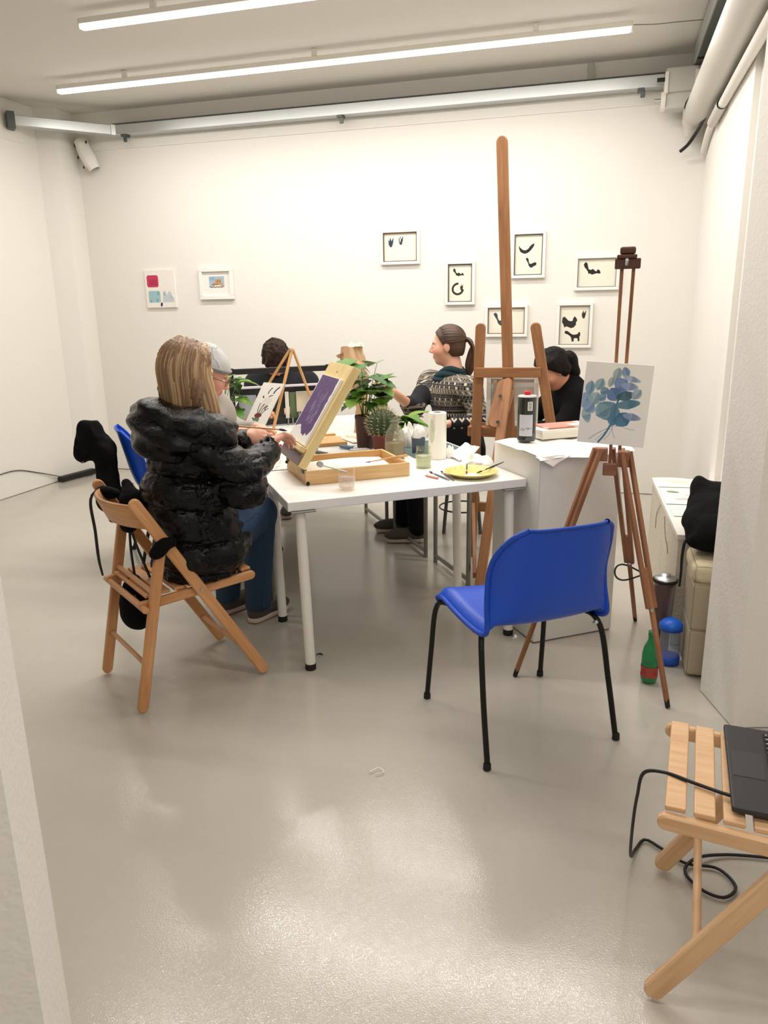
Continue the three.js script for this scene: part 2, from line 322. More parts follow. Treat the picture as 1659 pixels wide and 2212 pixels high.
{
  const t = thing('motor_housing', 'grey cast housing with bolts where rail meets drain pipe', 'motor', V3(.4, 2.7, -5.93));
  wpart(t, 'body', [box(.2, .15, .16, .37, 2.845, -5.92, .012, 2), box(.19, .11, .14, .365, 2.73, -5.93, .015, 2)], M.pipe);
  for (const x of [.275, .46]) wpart(t, 'flange', box(.022, .13, .17, x, 2.83, -5.915, .004), M.whiteMetal);
  for (const x of [.262, .452]) wpart(t, 'collar', rod(V3(x - .014, 2.73, -5.9), V3(x + .014, 2.73, -5.9), .06, .06, 18), M.whiteMetal);
  for (const [x, y] of [[.235, 2.73], [.245, 2.855]]) wpart(t, 'bolt', rod(V3(x - .03, y, -5.87), V3(x + .02, y, -5.87), .013, .013, 8), y > 2.8 ? M.black : M.steel);
}
{
  const t = thing('wall_cable', 'thin dark cable drooping along the foot of the left wall', 'cable', V3(-4.58, 0, -5.2));
  wpart(t, 'cable', tube([[-4.59, .19, -4.6], [-4.592, .20, -5.0], [-4.592, .13, -5.25], [-4.57, .04, -5.5]], .004, 24, 5), std(0x4a4640, .7));
}
{
  const t = thing('power_strip', 'black bar lying on the floor at the foot of the left wall', 'power strip', V3(-4.52, 0, -5.6));
  const a = V3(-4.53, .03, -5.44), b = V3(-4.47, .03, -5.82);
  wpart(t, 'body', bar(a, b, .05, .055, V3(0, 1, 0), .008), M.black);
  wpart(t, 'end_cap', bar(a.clone().lerp(b, -.03), a.clone().lerp(b, .02), .044, .05, V3(0, 1, 0), .006), M.rubber);
}

// ---------------------------------------------------------------- framed pictures on the back wall
const ZW = -6.08;
function bird(x, pts, w, h, color) { x.fillStyle = color; x.beginPath(); pts.forEach(([a, b], i) => i ? x.lineTo(a * w, b * h) : x.moveTo(a * w, b * h)); x.closePath(); x.fill(); }
const INK = '#2a2c2c', BLUE = '#2f4050', BROWN = '#33291e';
function picture(name, label, x0, y0, x1, y1, art, o = {}) {
  const w = x1 - x0, h = y0 - y1, t = thing(name, label, 'picture', V3((x0 + x1) / 2, (y0 + y1) / 2, ZW + .002), 0, o.group);
  const fw = o.fw ?? .022, d = o.d ?? .028;
  if (o.plain) { part(t, 'canvas', box(w, h, .018, 0, 0, .009, .002), M.paper); part(t, 'print', new THREE.PlaneGeometry(w - .004, h - .004).translate(0, 0, .0185), std(0xffffff, .8, { map: art })); return t; }
  part(t, 'frame_rail', box(w, fw, d, 0, h / 2 - fw / 2, d / 2, .003), M.white); part(t, 'frame_rail', box(w, fw, d, 0, -h / 2 + fw / 2, d / 2, .003), M.white);
  for (const s of [-1, 1]) part(t, 'frame_stile', box(fw, h - 2 * fw, d, s * (w / 2 - fw / 2), 0, d / 2, .003), M.white);
  part(t, 'backing', box(w - fw, h - fw, .006, 0, 0, .004, .001), M.paper);
  if (o.inner) { const iw = .006, W = w - 2 * fw, Hh = h - 2 * fw, im = std(o.inner, .6);
    for (const s of [-1, 1]) { part(t, 'inner_edge', box(W, iw, .016, 0, s * (Hh / 2 - iw / 2), .014, .001), im); part(t, 'inner_edge', box(iw, Hh - 2 * iw, .016, s * (W / 2 - iw / 2), 0, .014, .001), im); } }
  part(t, 'print', new THREE.PlaneGeometry(w - 2 * fw - .004, h - 2 * fw - .004).translate(0, 0, .0078), std(0xffffff, .85, { map: art }));
  return t;
}
const cream = (x, w, h) => { x.fillStyle = '#eeead9'; x.fillRect(0, 0, w, h); };
const S = { // silhouettes in unit coordinates
  duck: [[.16, .3], [.22, .22], [.3, .25], [.33, .36], [.36, .47], [.45, .5], [.53, .46], [.6, .52], [.67, .56], [.72, .48], [.8, .52], [.84, .62], [.78, .64], [.7, .62], [.6, .64], [.5, .67], [.42, .62], [.36, .64], [.34, .56], [.28, .48], [.2, .4]],
  goose: [[.1, .2], [.2, .14], [.28, .22], [.3, .38], [.36, .5], [.48, .5], [.6, .44], [.72, .42], [.8, .5], [.74, .6], [.6, .66], [.48, .74], [.38, .7], [.3, .6], [.26, .46], [.18, .34]],
  swan: [[.1, .18], [.18, .3], [.32, .42], [.46, .44], [.58, .36], [.66, .24], [.78, .12], [.9, .1], [.84, .26], [.76, .38], [.66, .5], [.56, .58], [.42, .62], [.28, .58], [.18, .5], [.12, .34]],
  hen: [[.08, .16], [.2, .1], [.3, .22], [.42, .36], [.55, .4], [.66, .36], [.68, .22], [.76, .08], [.86, .2], [.92, .34], [.84, .48], [.86, .6], [.74, .78], [.58, .84], [.42, .76], [.3, .72], [.2, .8], [.14, .6], [.06, .46]],
  horse: [[.08, .2], [.16, .1], [.28, .16], [.4, .3], [.52, .4], [.68, .4], [.8, .34], [.84, .2], [.92, .26], [.92, .46], [.88, .56], [.9, .86], [.82, .9], [.78, .66], [.6, .66], [.58, .92], [.48, .9], [.46, .66], [.4, .52], [.26, .38], [.12, .32]],
  tulip: [[.2, .2], [.3, .42], [.42, .1], [.55, .4], [.78, .08], [.74, .5], [.6, .86], [.4, .9], [.22, .66]] };
const drawIn = (x, key, px, py, pw, ph, col) => { x.save(); x.translate(px, py); bird(x, S[key], pw, ph, col); x.restore(); };
const P1 = canvasTex(256, 200, (x, w, h) => { cream(x, w, h); drawIn(x, 'tulip', 22, 22, 70, 86, BLUE); drawIn(x, 'tulip', 104, 14, 60, 80, '#2e4246'); x.fillStyle = '#eeead9'; x.beginPath(); x.ellipse(128, 52, 4, 16, .2, 0, 7); x.fill(); });
const P2 = canvasTex(180, 256, (x, w, h) => { cream(x, w, h); drawIn(x, 'duck', 14, 0, 124, 120, BROWN); x.strokeStyle = BROWN; x.lineWidth = 15; x.beginPath(); x.ellipse(72, 168, 40, 36, -.2, .3, 5.0); x.stroke(); drawIn(x, 'tulip', 82, 128, 40, 60, BROWN); });
const P3 = canvasTex(180, 256, (x, w, h) => { cream(x, w, h); drawIn(x, 'swan', 12, 46, 130, 120, '#25272e'); drawIn(x, 'goose', 62, 130, 104, 110, '#25272e'); });
const P4 = canvasTex(256, 190, (x, w, h) => { cream(x, w, h); drawIn(x, 'duck', 10, -20, 170, 190, '#211d20'); });
const P5 = canvasTex(256, 190, (x, w, h) => { cream(x, w, h); drawIn(x, 'goose', 20, 10, 160, 165, '#3b444c'); });
const P6 = canvasTex(180, 256, (x, w, h) => { cream(x, w, h); drawIn(x, 'hen', 8, 60, 108, 104, '#2b2b25'); drawIn(x, 'horse', 22, 154, 116, 90, '#2a201b'); drawIn(x, 'tulip', 124, 22, 44, 70, '#332e2a'); });
const PL1 = canvasTex(200, 224, (x, w, h) => { x.fillStyle = '#efeae2'; x.fillRect(0, 0, w, h); x.fillStyle = '#c23a5c'; x.beginPath(); x.roundRect(12, 30, 78, 72, 14); x.fill(); x.fillStyle = '#b02f50'; x.fillRect(30, 56, 50, 34); x.fillStyle = '#9fc2cb'; x.beginPath(); x.roundRect(16, 124, 80, 70, 10); x.fill(); x.fillStyle = '#6f9fae'; x.fillRect(24, 182, 12, 10); x.fillRect(78, 128, 10, 22); x.fillRect(70, 172, 10, 18); x.fillStyle = '#c3ccd1'; x.beginPath(); x.moveTo(110, 192); x.lineTo(116, 130); x.lineTo(132, 124); x.lineTo(140, 150); x.lineTo(156, 126); x.lineTo(172, 134); x.lineTo(174, 156); x.lineTo(190, 168); x.lineTo(186, 194); x.fill(); x.fillStyle = '#a5b1ba'; x.fillRect(118, 134, 12, 20); x.fillRect(166, 150, 8, 20); x.fillStyle = '#2d2b44'; x.beginPath(); x.ellipse(100, 206, 7, 13, .2, 0, 7); x.fill(); });
const PL2 = canvasTex(220, 180, (x, w, h) => { x.fillStyle = '#f0ece6'; x.fillRect(0, 0, w, h); x.fillStyle = '#a3bed0'; x.fillRect(48, 34, 124, 84); x.fillStyle = '#8fb0c6'; x.fillRect(54, 38, 40, 26); x.fillStyle = '#c29a78'; x.beginPath(); x.moveTo(66, 104); x.lineTo(94, 78); x.lineTo(98, 54); x.lineTo(146, 52); x.lineTo(152, 84); x.lineTo(170, 112); x.fill(); x.fillStyle = '#9b6a45'; x.fillRect(70, 90, 54, 8); x.fillRect(112, 62, 10, 18); x.fillRect(132, 62, 8, 18); x.fillStyle = '#e6d5bf'; x.fillRect(92, 100, 52, 14); x.strokeStyle = '#3b3430'; x.lineWidth = 4; x.beginPath(); x.moveTo(52, 118); for (let i = 0; i < 9; i++) x.lineTo(56 + i * 13, 112 + (i % 2) * 8); x.stroke(); });
picture('bird_picture', 'white framed picture of two small blue bird shapes, highest on the wall', -1.76, 2.019, -1.444, 1.76, P1, { inner: 0x6b4a36, group: 'silhouette pictures' });
picture('bird_picture', 'tall white framed picture with a brown ring shape below a brown duck', -1.241, 1.771, -1.009, 1.446, P2, { inner: 0x4b4440, group: 'silhouette pictures' });
picture('bird_picture', 'tall white framed picture with a swan above a goose, beside the mast of the easel', -.735, 1.967, -.482, 1.632, P3, { inner: 0x55504c, group: 'silhouette pictures' });
picture('bird_picture', 'wide white framed picture of one dark duck, partly behind the tripod easel head', -.266, 1.781, .055, 1.534, P4, { inner: 0x8d8a84, group: 'silhouette pictures' });
picture('bird_picture', 'wide white framed picture of one blue-grey goose crossed by the mast', -.926, 1.441, -.599, 1.201, P5, { inner: 0x7a5238, group: 'silhouette pictures' });
picture('bird_picture', 'tall white framed picture of a hen, a horse and a tulip shape', -.382, 1.449, -.118, 1.117, P6, { inner: 0x8d8a84, group: 'silhouette pictures' });
picture('colour_study', 'unframed white canvas with a red square above two blue squares', -3.9, 1.78, -3.607, 1.464, PL1, { plain: true });
picture('house_picture', 'small white framed watercolour of a brown house under blue sky', -3.372, 1.78, -3.057, 1.524, PL2, { fw: .03 });

// ================================================================ tables
{
  const t = thing('work_table', 'white table with round white legs in the middle of the room', 'table', TP(.52, 0, .29), TH);
  wpart(t, 'table_top', tbox(0, 1.045, .692, .73, 0, .6, .004), M.white);
  for (const [u, v] of [[.05, -0.02], [.05, .52], [.975, -.02], [.975, .52]]) {
    const vv = v + .055, b = TP(u + .02, 0, vv), a = TP(u + .005, .692, vv);
    const l = wpart(t, 'leg', rod(b.clone().setY(.025), a, .0215, .0215, 20), M.whiteMetal);
    wpart(t, 'rubber_foot', rod(b.clone().setY(.0), b.clone().setY(.026), .0225, .0225, 20), M.rubber, l);
    wpart(t, 'mount_plate', tbox(u - .04, u + .06, .685, .692, vv - .05, vv + .05), M.greySteel, l);
  }
}
function steelTable(label, u0, u1, v0, v1, top, topMat) {
  const t = thing('steel_table', label, 'table', TP((u0 + u1) / 2, 0, (v0 + v1) / 2), TH, 'steel framed tables behind the white one');
  wpart(t, 'table_top', tbox(u0, u1, top - .022, top, v0, v1, .004), topMat);
  wpart(t, 'apron', [tbox(u0 + .03, u1 - .03, top - .06, top - .022, v0 + .025, v0 + .045), tbox(u0 + .03, u1 - .03, top - .06, top - .022, v1 - .045, v1 - .025)], M.greySteel);
  for (const u of [u0 + .045, u1 - .045]) {
    for (const v of [v0 + .045, v1 - .045]) wpart(t, 'leg', rod(TP(u, 0, v), TP(u, top - .022, v), .0125, .0125, 12), M.greySteel);
    wpart(t, 'floor_rail', rod(TP(u, .035, v0 + .05), TP(u, .035, v1 - .05), .012, .012, 10), M.greySteel);
  }
  return t;
}
M.tableGrey = std(0xd6d5cf, .5);
M.mat = std(0x54696a, .55);
steelTable('pale steel-framed table right behind the white table', .0, 1.14, .612, 1.14, .715, M.tableGrey);
steelTable('pale steel-framed table in the middle, carrying the small tripod easel', .0, 1.12, 1.15, 1.765, .715, M.tableGrey);
steelTable('pale steel-framed table at the far end, carrying the black frame', .0, 1.1, 1.775, 2.31, .715, M.tableGrey);
{
  const t = thing('cutting_mat', 'dark green cutting mat at the right end of the table behind', 'mat', TP(1.0, .716, .85), TH);
  wpart(t, 'sheet', tbox(.80, 1.13, .716, .7195, .66, 1.1, .001), M.mat);
  wpart(t, 'edge_line', [tbox(1.118, 1.128, .7195, .7202, .665, 1.095, .0002)], M.white);
}
{
  const t = thing('plinth', 'white painted plinth beside the right end of the white table', 'plinth', TP(1.26, 0, .12), TH);
  wpart(t, 'block', tbox(1.05, 1.455, 0.004, .84, -.095, .31, .003), std(0xe4e1da, .6, { bumpMap: bumpOf(2), bumpScale: .0008 }));
  wpart(t, 'base_line', tbox(1.054, 1.451, 0, .006, -.091, .306, .001), M.greySteel);
}

// ================================================================ folding chairs
// local frame: x forward, z to the sitter's right, origin on the floor under the rear feet, midway
function foldingChair(name, label, mat, pos, turn, sx = 0) {
  const t = thing(name, label, 'chair', pos, turn, 'wooden folding chairs'), zs = .205, zi = .178, up = V3(0, 1, 0);
  for (const s of [-1, 1]) {
    part(t, 'back_post', bar(V3(.515, .008, s * zs), V3(.04, .815, s * zs), .043, .021, V3(1, .6, 0), .004, true), mat);
    part(t, 'rear_leg', bar(V3(-.003, .004, s * zs), V3(.128, .632, s * zs), .04, .021, V3(1, 0, 0), .004, true), mat);
    const r = part(t, 'seat_rail', bar(V3(.03 + sx, .409, s * .1835), V3(.505 + sx, .431, s * .1835), .036, .02, up, .004, true), mat);
    part(r, 'pivot_bolt', rod(V3(.265, .432, s * .17), V3(.265, .432, s * .222), .006, .006, 10), M.steel);
  }
  for (let i = 0; i < 8; i++) { const x = .472 + sx - i * .0555; part(t, 'seat_slat', box(.041, .012, .352, x, .434 + (x - sx) * .045, 0, .003), mat); }
  // curved back board between the posts
  part(t, 'back_board', sheet((a, b) => { const z = (a - .5) * .39, k = 1 - 4 * (a - .5) * (a - .5); return V3(.066 - .062 * k - (b - .5) * .038, .742 + (b - .5) * .088, z); }, 14, 3, .013), mat);
  part(t, 'stretcher', rod(V3(.035, .18, -zs + .015), V3(.035, .18, zs - .015), .009, .009, 10), mat);
  part(t, 'stretcher', rod(V3(.09, .452, -zs + .02), V3(.09, .452, zs - .02), .011, .011, 10), mat);
  part(t, 'stretcher', rod(V3(.43, .14, -zs + .01), V3(.43, .14, zs - .01), .0095, .0095, 10), mat);
  part(t, 'stretcher', rod(V3(.045, .405, -zs - .018), V3(.045, .405, zs + .018), .013, .013, 8), mat);
  return t;
}
{
  // left chair: rear feet at (-1.588,-2.179) and (-1.921,-2.442)
  foldingChair('folding_chair', 'orange-brown wooden folding chair the blonde painter sits on', M.pineChair, V3(-1.7545, 0, -2.3105), Math.atan2(.80, .60));
  // right chair: faces left, front feet at (.175,-1.402) and (.221,-1.832)
  foldingChair('folding_chair', 'pale wooden slatted folding chair with a laptop at the right edge', M.pinePale, V3(.70, 0, -1.563), Math.PI - .107, .025);
}

// ================================================================ blue plastic chairs
// local frame: faces -z, origin on the floor
function blueChair(label, pos, turn) {
  const t = thing('plastic_chair', label, 'chair', pos, turn, 'blue plastic shell chairs'), W = .45;
  // one-piece shell: the seat sweeps up into the back
  const prof = [[-.212, .412], [-.208, .436], [-.17, .452], [-.05, .442], [.06, .436], [.15, .442], [.205, .468], [.235, .54], [.256, .63], [.276, .72], [.296, .80]];   // z, y
  const c = new THREE.CatmullRomCurve3(prof.map(([z, y]) => V3(0, y, z)));
  const f = (a, b) => {
    const p = c.getPoint(b), seat = 1 - smooth(.5, .72, b), back = smooth(.55, .8, b), e = 2 * a - 1, ae = Math.abs(e);
    let w = W / 2 * (1 - .04 * back) * (1 - .06 * smooth(.85, 1, b)); const tc = clamp((b - .80) / .2, 0, 1); w *= 1 - .34 * (1 - Math.sqrt(1 - tc * tc * .998));
    const tf = 1 - Math.min(1, b / .13); w *= 1 - .2 * (1 - Math.sqrt(1 - tf * tf * .998));
    const x = e * w;
    const cup = .6 * Math.pow(ae, 2.5) + .75 * Math.pow(ae, 7);
    const lip = smooth(.82, 1, ae); let y = p.y + seat * (ae * ae * .018 - lip * lip * .032), z = p.z - back * cup * .062 * (1 - .75 * tc * tc) - (1 - seat) * (1 - back) * cup * .02;
    return V3(x, y, z);
  };
  const sh = part(t, 'shell', sheet(f, 36, 64, .005), M.blue);
  // rolled side edges
  for (const s of [0, 1]) part(sh, 'rolled_edge', tube(Array.from({ length: 34 }, (_, i) => f(s, i / 33)), .009, 80, 8), M.blue);
  part(sh, 'rolled_edge', tube(Array.from({ length: 25 }, (_, i) => f(i / 24, 1)), .0055, 48, 6), M.blue);
  const tubeM = M.blackTube, r = .0098;
  for (const s of [-1, 1]) {
    const fx = s * .248, bx2 = s * .246;
    part(t, 'front_leg', tube([[fx, 0.004, -.25], [fx * .97, .2, -.228], [fx * .93, .38, -.206], [fx * .9, .412, -.185], [s * .205, .42, -.14]], r, 28, 10), tubeM);
    part(t, 'rear_leg', tube([[bx2, 0.004, .25], [bx2 * .97, .2, .2], [bx2 * .92, .385, .152], [bx2 * .87, .418, .125], [s * .205, .42, .08]], r, 28, 10), tubeM);
    part(t, 'side_rail', tube([[s * .205, .42, -.145], [s * .205, .42, .085]], r, 4, 10), tubeM);
    for (const z of [-.25, .25]) part(t, 'foot_cap', rod(V3(s * .2475, 0, z), V3(s * .2475, .02, z), .0135, .0125, 10), M.rubber);
  }
  part(t, 'cross_rail', [rod(V3(-.205, .419, -.08), V3(.205, .419, -.08), .009, .009, 8), rod(V3(-.205, .419, .07), V3(.205, .419, .07), .009, .009, 8)], tubeM);
  for (const s of [-1, 1]) part(t, 'rivet', rod(V3(s * .15, .436, .222), V3(s * .15, .445, .236), .006, .006, 8), M.steel);
  return t;
}
const CH1 = TP(.675, 0, -.615);
blueChair('blue plastic chair with black tube legs standing in front of the white table', CH1, TH);
blueChair('blue plastic chair at the far left with a black coat over its back', TP(-.30, 0, 1.80), TH - Math.PI / 2 + .05);

// ================================================================ easels
{ // big studio easel, seen from behind; its plane stands parallel to the back wall
  const t = thing('studio_easel', 'tall brown wooden H-frame studio easel right of the tables', 'easel', V3(-.5, 0, -4.2)), z = -4.28, m = M.easel, X = V3(1, 0, 0);
  wpart(t, 'mast', bar(V3(-.47, .1, z + .0), V3(-.583, 2.285, z + .0), .058, .03, X, .004, true), m);
  wpart(t, 'side_post', bar(V3(-.712, .0, z), V3(-.676, 1.352, z), .055, .03, X, .004, true), m);
  wpart(t, 'side_post', bar(V3(-.125, .0, z), V3(-.383, 1.352, z), .055, .03, X, .004, true), m);
  wpart(t, 'cross_bar', bar(V3(-.70, 1.085, z + .028), V3(-.34, 1.088, z + .028), .054, .026, V3(0, 1, 0), .003), m);
  wpart(t, 'lower_bar', bar(V3(-.73, .30, z - .03), V3(-.16, .30, z - .03), .055, .026, V3(0, 1, 0), .003), m);
  const tray = wpart(t, 'canvas_tray', [bar(V3(-.745, .748, z - .05), V3(-.255, .742, z - .05), .055, .085, V3(0, 1, 0), .003)], m);
  wpart(t, 'tray_lip', bar(V3(-.745, .782, z - .09), V3(-.255, .776, z - .09), .018, .012, V3(0, 1, 0), .002), m, tray);
  wpart(t, 'rear_leg', bar(V3(-.512, 1.055, z + .05), V3(-.568, .004, z + .62), .05, .032, X, .004, true), m);
  wpart(t, 'hinge_block', [bar(V3(-.525, 1.05, z + .035), V3(-.57, .80, z + .17), .085, .02, X, .004, true)], m);
  wpart(t, 'strut', [bar(V3(-.49, .99, z + .03), V3(-.515, .85, z + .14), .026, .014, X, .003)], m);
  for (const y of [.97, .84]) wpart(t, 'bolt', rod(V3(-.545, y, z + .09 + (1.0 - y) * .6), V3(-.545, y, z + .12 + (1.0 - y) * .6), .008, .008, 8), M.darkSteel);
  wpart(t, 'brace', bar(V3(-.70, .32, z + .02), V3(-.60, .08, z + .55), .04, .02, V3(0, 1, 0), .003), m);
}
{ // canvas on that easel, its stretcher side towards us
  const t = thing('stretched_canvas', 'small canvas seen from the back on the tall studio easel', 'canvas', V3(-.5, .775, -4.33)), z = -4.332;
  wpart(t, 'cloth', box(.29, .29, .003, -.5, .925, z - .012, .001), M.paper);
  for (const x of [-.632, -.368]) wpart(t, 'stretcher_bar', box(.026, .29, .018, x, .925, z, .002), M.white);
  for (const y of [1.057, .793]) wpart(t, 'stretcher_bar', box(.238, .026, .018, -.5, y, z, .002), M.white);
  wpart(t, 'fold', [box(.02, .24, .004, -.596, .92, z + .006, .001)], std(0xc9bfa2, .8));
  wpart(t, 'inner_cloth', box(.22, .22, .002, -.49, .925, z - .006, .001), std(0xdcd7d0, .9));
}
{ // sketching tripod easel carrying the leaf painting
  const t = thing('tripod_easel', 'dark brown wooden tripod easel holding the leaf painting', 'easel', V3(.06, 0, -3.02)), m = M.tripod, X = V3(1, 0, 0);
  const hub = V3(.045, .93, -3.03);
  // the mast of two rods with the clamp head
  for (const [x0, x1] of [[.035, .035], [.068, .076]]) wpart(t, 'mast_rod', bar(V3(x0, .84, -3.055), V3(x1, 1.585, -3.055), .0125, .02, X, .002), m);
  wpart(t, 'clamp_head', [box(.09, .036, .04, .054, 1.588, -3.045, .004), box(.07, .014, .05, .05, 1.612, -3.04, .004), box(.055, .026, .045, .052, 1.633, -3.04, .008, 2)], std(0x54301e, .5));
  wpart(t, 'clamp_screw', rod(V3(.05, 1.585, -3.03), V3(.05, 1.6, -3.005), .008, .006, 8), M.steel);
  wpart(t, 'hub', [box(.05, .05, .04, .0, .885, -3.02, .004), box(.045, .06, .05, .085, .87, -3.02, .004), box(.052, .045, .03, .035, .83, -3.0, .004)], m);
  const legs = [[V3(.09, .90, -3.0), V3(.292, 0, -2.712)], [V3(-.012, .91, -3.0), V3(-.284, 0, -2.821)], [V3(.062, .90, -3.07), V3(.2, 0, -3.516)]];
  legs.forEach(([a, b], i) => {
    const side = b.clone().sub(a).cross(V3(0, 1, 0)).normalize(), mid = a.clone().lerp(b, i === 1 ? .60 : .62);
    for (const s of [-1, 1]) { const o = side.clone().multiplyScalar(.0135 * s + .0); wpart(t, 'leg_rod', bar(a.clone().add(o.clone().multiplyScalar(1.35)), mid.clone().add(o), .0165, .018, side, .003), m); }
    const lo = wpart(t, 'lower_leg', bar(a.clone().lerp(b, .46), b.clone().lerp(a, .02), .018, .016, side, .004), i === 1 ? std(0xffffff, .5, { map: M.easel.map }) : m);
    wpart(t, 'rubber_tip', rod(b.clone(), b.clone().lerp(a, .03), .009, .010, 8), M.rubber, lo);
    wpart(t, 'leg_screw', rod(mid.clone().addScaledVector(V3(0, 0, 1), .008), mid.clone().addScaledVector(V3(0, 0, 1), .022), .007, .006, 8), M.steel, lo);
  });
  // black strap round the far leg
  const c = V3(.15, .30, -3.33), ring = Array.from({ length: 13 }, (_, i) => { const a = i / 12 * Math.PI * 2; return V3(c.x + .062 * Math.cos(a), c.y + .012 * Math.sin(2 * a) - .03 * Math.sin(a) * .6, c.z + .035 * Math.sin(a)); });
  wpart(t, 'strap', tube(ring, .004, 40, 6), M.black);
}
{ // leaf painting
  const t = thing('leaf_painting', 'white canvas with blue-green watercolour leaves and roots on the tripod easel', 'painting', V3(.04, .93, -2.99), .02);
  const tex = canvasTex(512, 640, (x, w, h) => {
    x.fillStyle = '#f3efe4'; x.fillRect(0, 0, w, h);
    const leaf = (cx, cy, l, wd, a, col) => { x.save(); x.translate(cx * w / 1000, cy * h / 1000); x.rotate(a); const L = l * .60, W = wd * .66; x.globalAlpha = .88; x.fillStyle = col; x.beginPath(); x.moveTo(0, -L / 2); x.bezierCurveTo(W * .75, -L * .25, W * .75, L * .25, 0, L / 2); x.bezierCurveTo(-W * .75, L * .25, -W * .75, -L * .25, 0, -L / 2); x.fill(); x.globalAlpha = .25; x.fillStyle = '#274a66'; x.beginPath(); x.moveTo(0, -L / 2); x.bezierCurveTo(W * .6, -L * .2, W * .4, L * .3, 0, L / 2); x.fill(); x.globalAlpha = 1; x.restore(); };
    x.strokeStyle = '#4f7a88'; x.lineCap = 'round'; x.lineWidth = 15; x.beginPath(); x.moveTo(.32 * w, .98 * h); x.quadraticCurveTo(.44 * w, .86 * h, .5 * w, .68 * h); x.quadraticCurveTo(.5 * w, .5 * h, .6 * w, .32 * h); x.stroke();
    const L = [[100, 320, 190, 100, .1, '#7fa3b5'], [60, 470, 230, 150, .3, '#88a5bd'], [90, 660, 120, 170, 1.2, '#9db7bb'], [240, 270, 170, 105, .35, '#8fadad'], [190, 450, 180, 150, .4, '#9bb6b8'], [320, 350, 120, 90, 1.0, '#6f8aa3'], [300, 430, 110, 80, .9, '#7b97a8'], [480, 130, 170, 95, .2, '#9db2a8'], [405, 230, 150, 70, .3, '#a5b3a0'], [600, 105, 150, 85, -.4, '#7d93b0'], [700, 180, 80, 190, .25, '#a9b4c4'], [560, 260, 190, 170, .7, '#6d86b5'], [680, 270, 110, 180, .1, '#96a5c2'], [470, 380, 190, 160, -.6, '#5a749f'], [640, 390, 130, 190, -.25, '#3c5f6a'], [800, 360, 160, 100, .6, '#9db1b4'], [690, 490, 130, 250, -.2, '#4f7c8c'], [420, 590, 260, 260, .5, '#5f8496'], [330, 600, 200, 180, .9, '#82a3aa'], [640, 680, 200, 180, -.7, '#3f6f91'], [770, 640, 100, 190, .15, '#8e9fba'], [500, 700, 150, 110, .1, '#54809a'], [120, 560, 160, 150, .7, '#8fa9c4']];
    for (const q of L) leaf(...q);
    x.strokeStyle = '#6f8a97'; const root = (pts, lw) => { x.lineWidth = lw; x.beginPath(); pts.forEach(([a, b], i) => i ? x.lineTo(a * w, b * h) : x.moveTo(a * w, b * h)); x.stroke(); };
    root([[.5, .77], [.38, .83], [.28, .88], [.17, .96]], 4); root([[.48, .8], [.36, .88], [.27, .96]], 2.5); root([[.5, .78], [.52, .86], [.56, .92]], 3); root([[.5, .8], [.47, .88], [.4, .95]], 3); root([[.5, .78], [.62, .76], [.72, .79], [.84, .8]], 2.5); root([[.55, .77], [.64, .74], [.7, .75]], 2);
  });
  // lower edge leans towards us a little
  const w = .245, h = .305, tilt = new THREE.Matrix4().makeRotationX(-.1).premultiply(new THREE.Matrix4().makeRotationZ(-.07));
  part(t, 'canvas_block', box(w, h, .018, 0, 0, -.011, .002).applyMatrix4(tilt).translate(0, h / 2, 0), M.paper);
  part(t, 'print', new THREE.PlaneGeometry(w - .002, h - .002).translate(0, 0, -.0012).applyMatrix4(tilt).translate(0, h / 2, 0), std(0xffffff, .85, { map: tex }));
}

// ================================================================ bench at the right wall
{
  const t = thing('concrete_bench', 'low beige plastered bench along the right wall behind the jamb', 'bench', V3(.45, 0, -3.8));
  const m = std(0xd9d1c0, .85, { bumpMap: bumpOf(2), bumpScale: .002 });
  wpart(t, 'block', [plan([[.335, -3.28], [.595, -3.28], [.575, -4.37], [.285, -4.36]], 0.002, .485)], m);
  wpart(t, 'top_slab', [plan([[.328, -3.27], [.598, -3.27], [.575, -4.38], [.279, -4.37]], .485, .505)], M.wall);
  wpart(t, 'crack', [tube([[.309, .46, -3.72], [.312, .40, -3.68], [.315, .37, -3.62], [.318, .36, -3.59], [.321, .33, -3.55]], .0016, 14, 4), tube([[.30, .47, -3.9], [.296, .38, -4.05], [.297, .3, -4.08]], .0014, 14, 4)], std(0x6a5f50, .9));
}
{
  const t = thing('ottoman', 'beige padded stool with rounded cushion in front of the bench', 'stool', V3(.45, 0, -3.1));
  const m = std(0xb9ac94, .75, { bumpMap: bumpOf(6), bumpScale: .0015 });
  wpart(t, 'body', [box(.24, .2, .27, .492, .105, -3.115, .018, 3), box(.24, .2, .27, .492, .298, -3.115, .018, 3)], m);
  wpart(t, 'cushion', box(.25, .085, .28, .49, .435, -3.115, .035, 4), std(0xdccfae, .7, { bumpMap: bumpOf(6), bumpScale: .0015 }));
}
const flatPainting = (label, pts, y, draw, name = 'loose_sheet') => {
  const t = thing(name, label, 'paper', V3(...pts[0]).setY(y)), tex = canvasTex(128, 128, draw);
  const [a, b, c, d] = pts.map((p) => V3(...p));
  wpart(t, 'sheet', sheet((s, q) => a.clone().lerp(b, s).lerp(d.clone().lerp(c, s), q).setY(y + .004 + .004 * Math.sin(s * 5) * q), 6, 6, .003), std(0xffffff, .8, { map: tex }));
  return t;
};
flatPainting('white sheet with brown smears at the far end of the bench', [[.30, 0, -4.14], [.565, 0, -4.16], [.57, 0, -4.355], [.292, 0, -4.355]], .506, (x, w, h) => { x.fillStyle = '#f1ece2'; x.fillRect(0, 0, w, h); x.fillStyle = '#c7ab96'; for (let i = 0; i < 8; i++) { x.globalAlpha = .4; x.beginPath(); x.ellipse(30 + i * 10, 50 + (i % 3) * 14, 18, 6, .2, 0, 7); x.fill(); } });
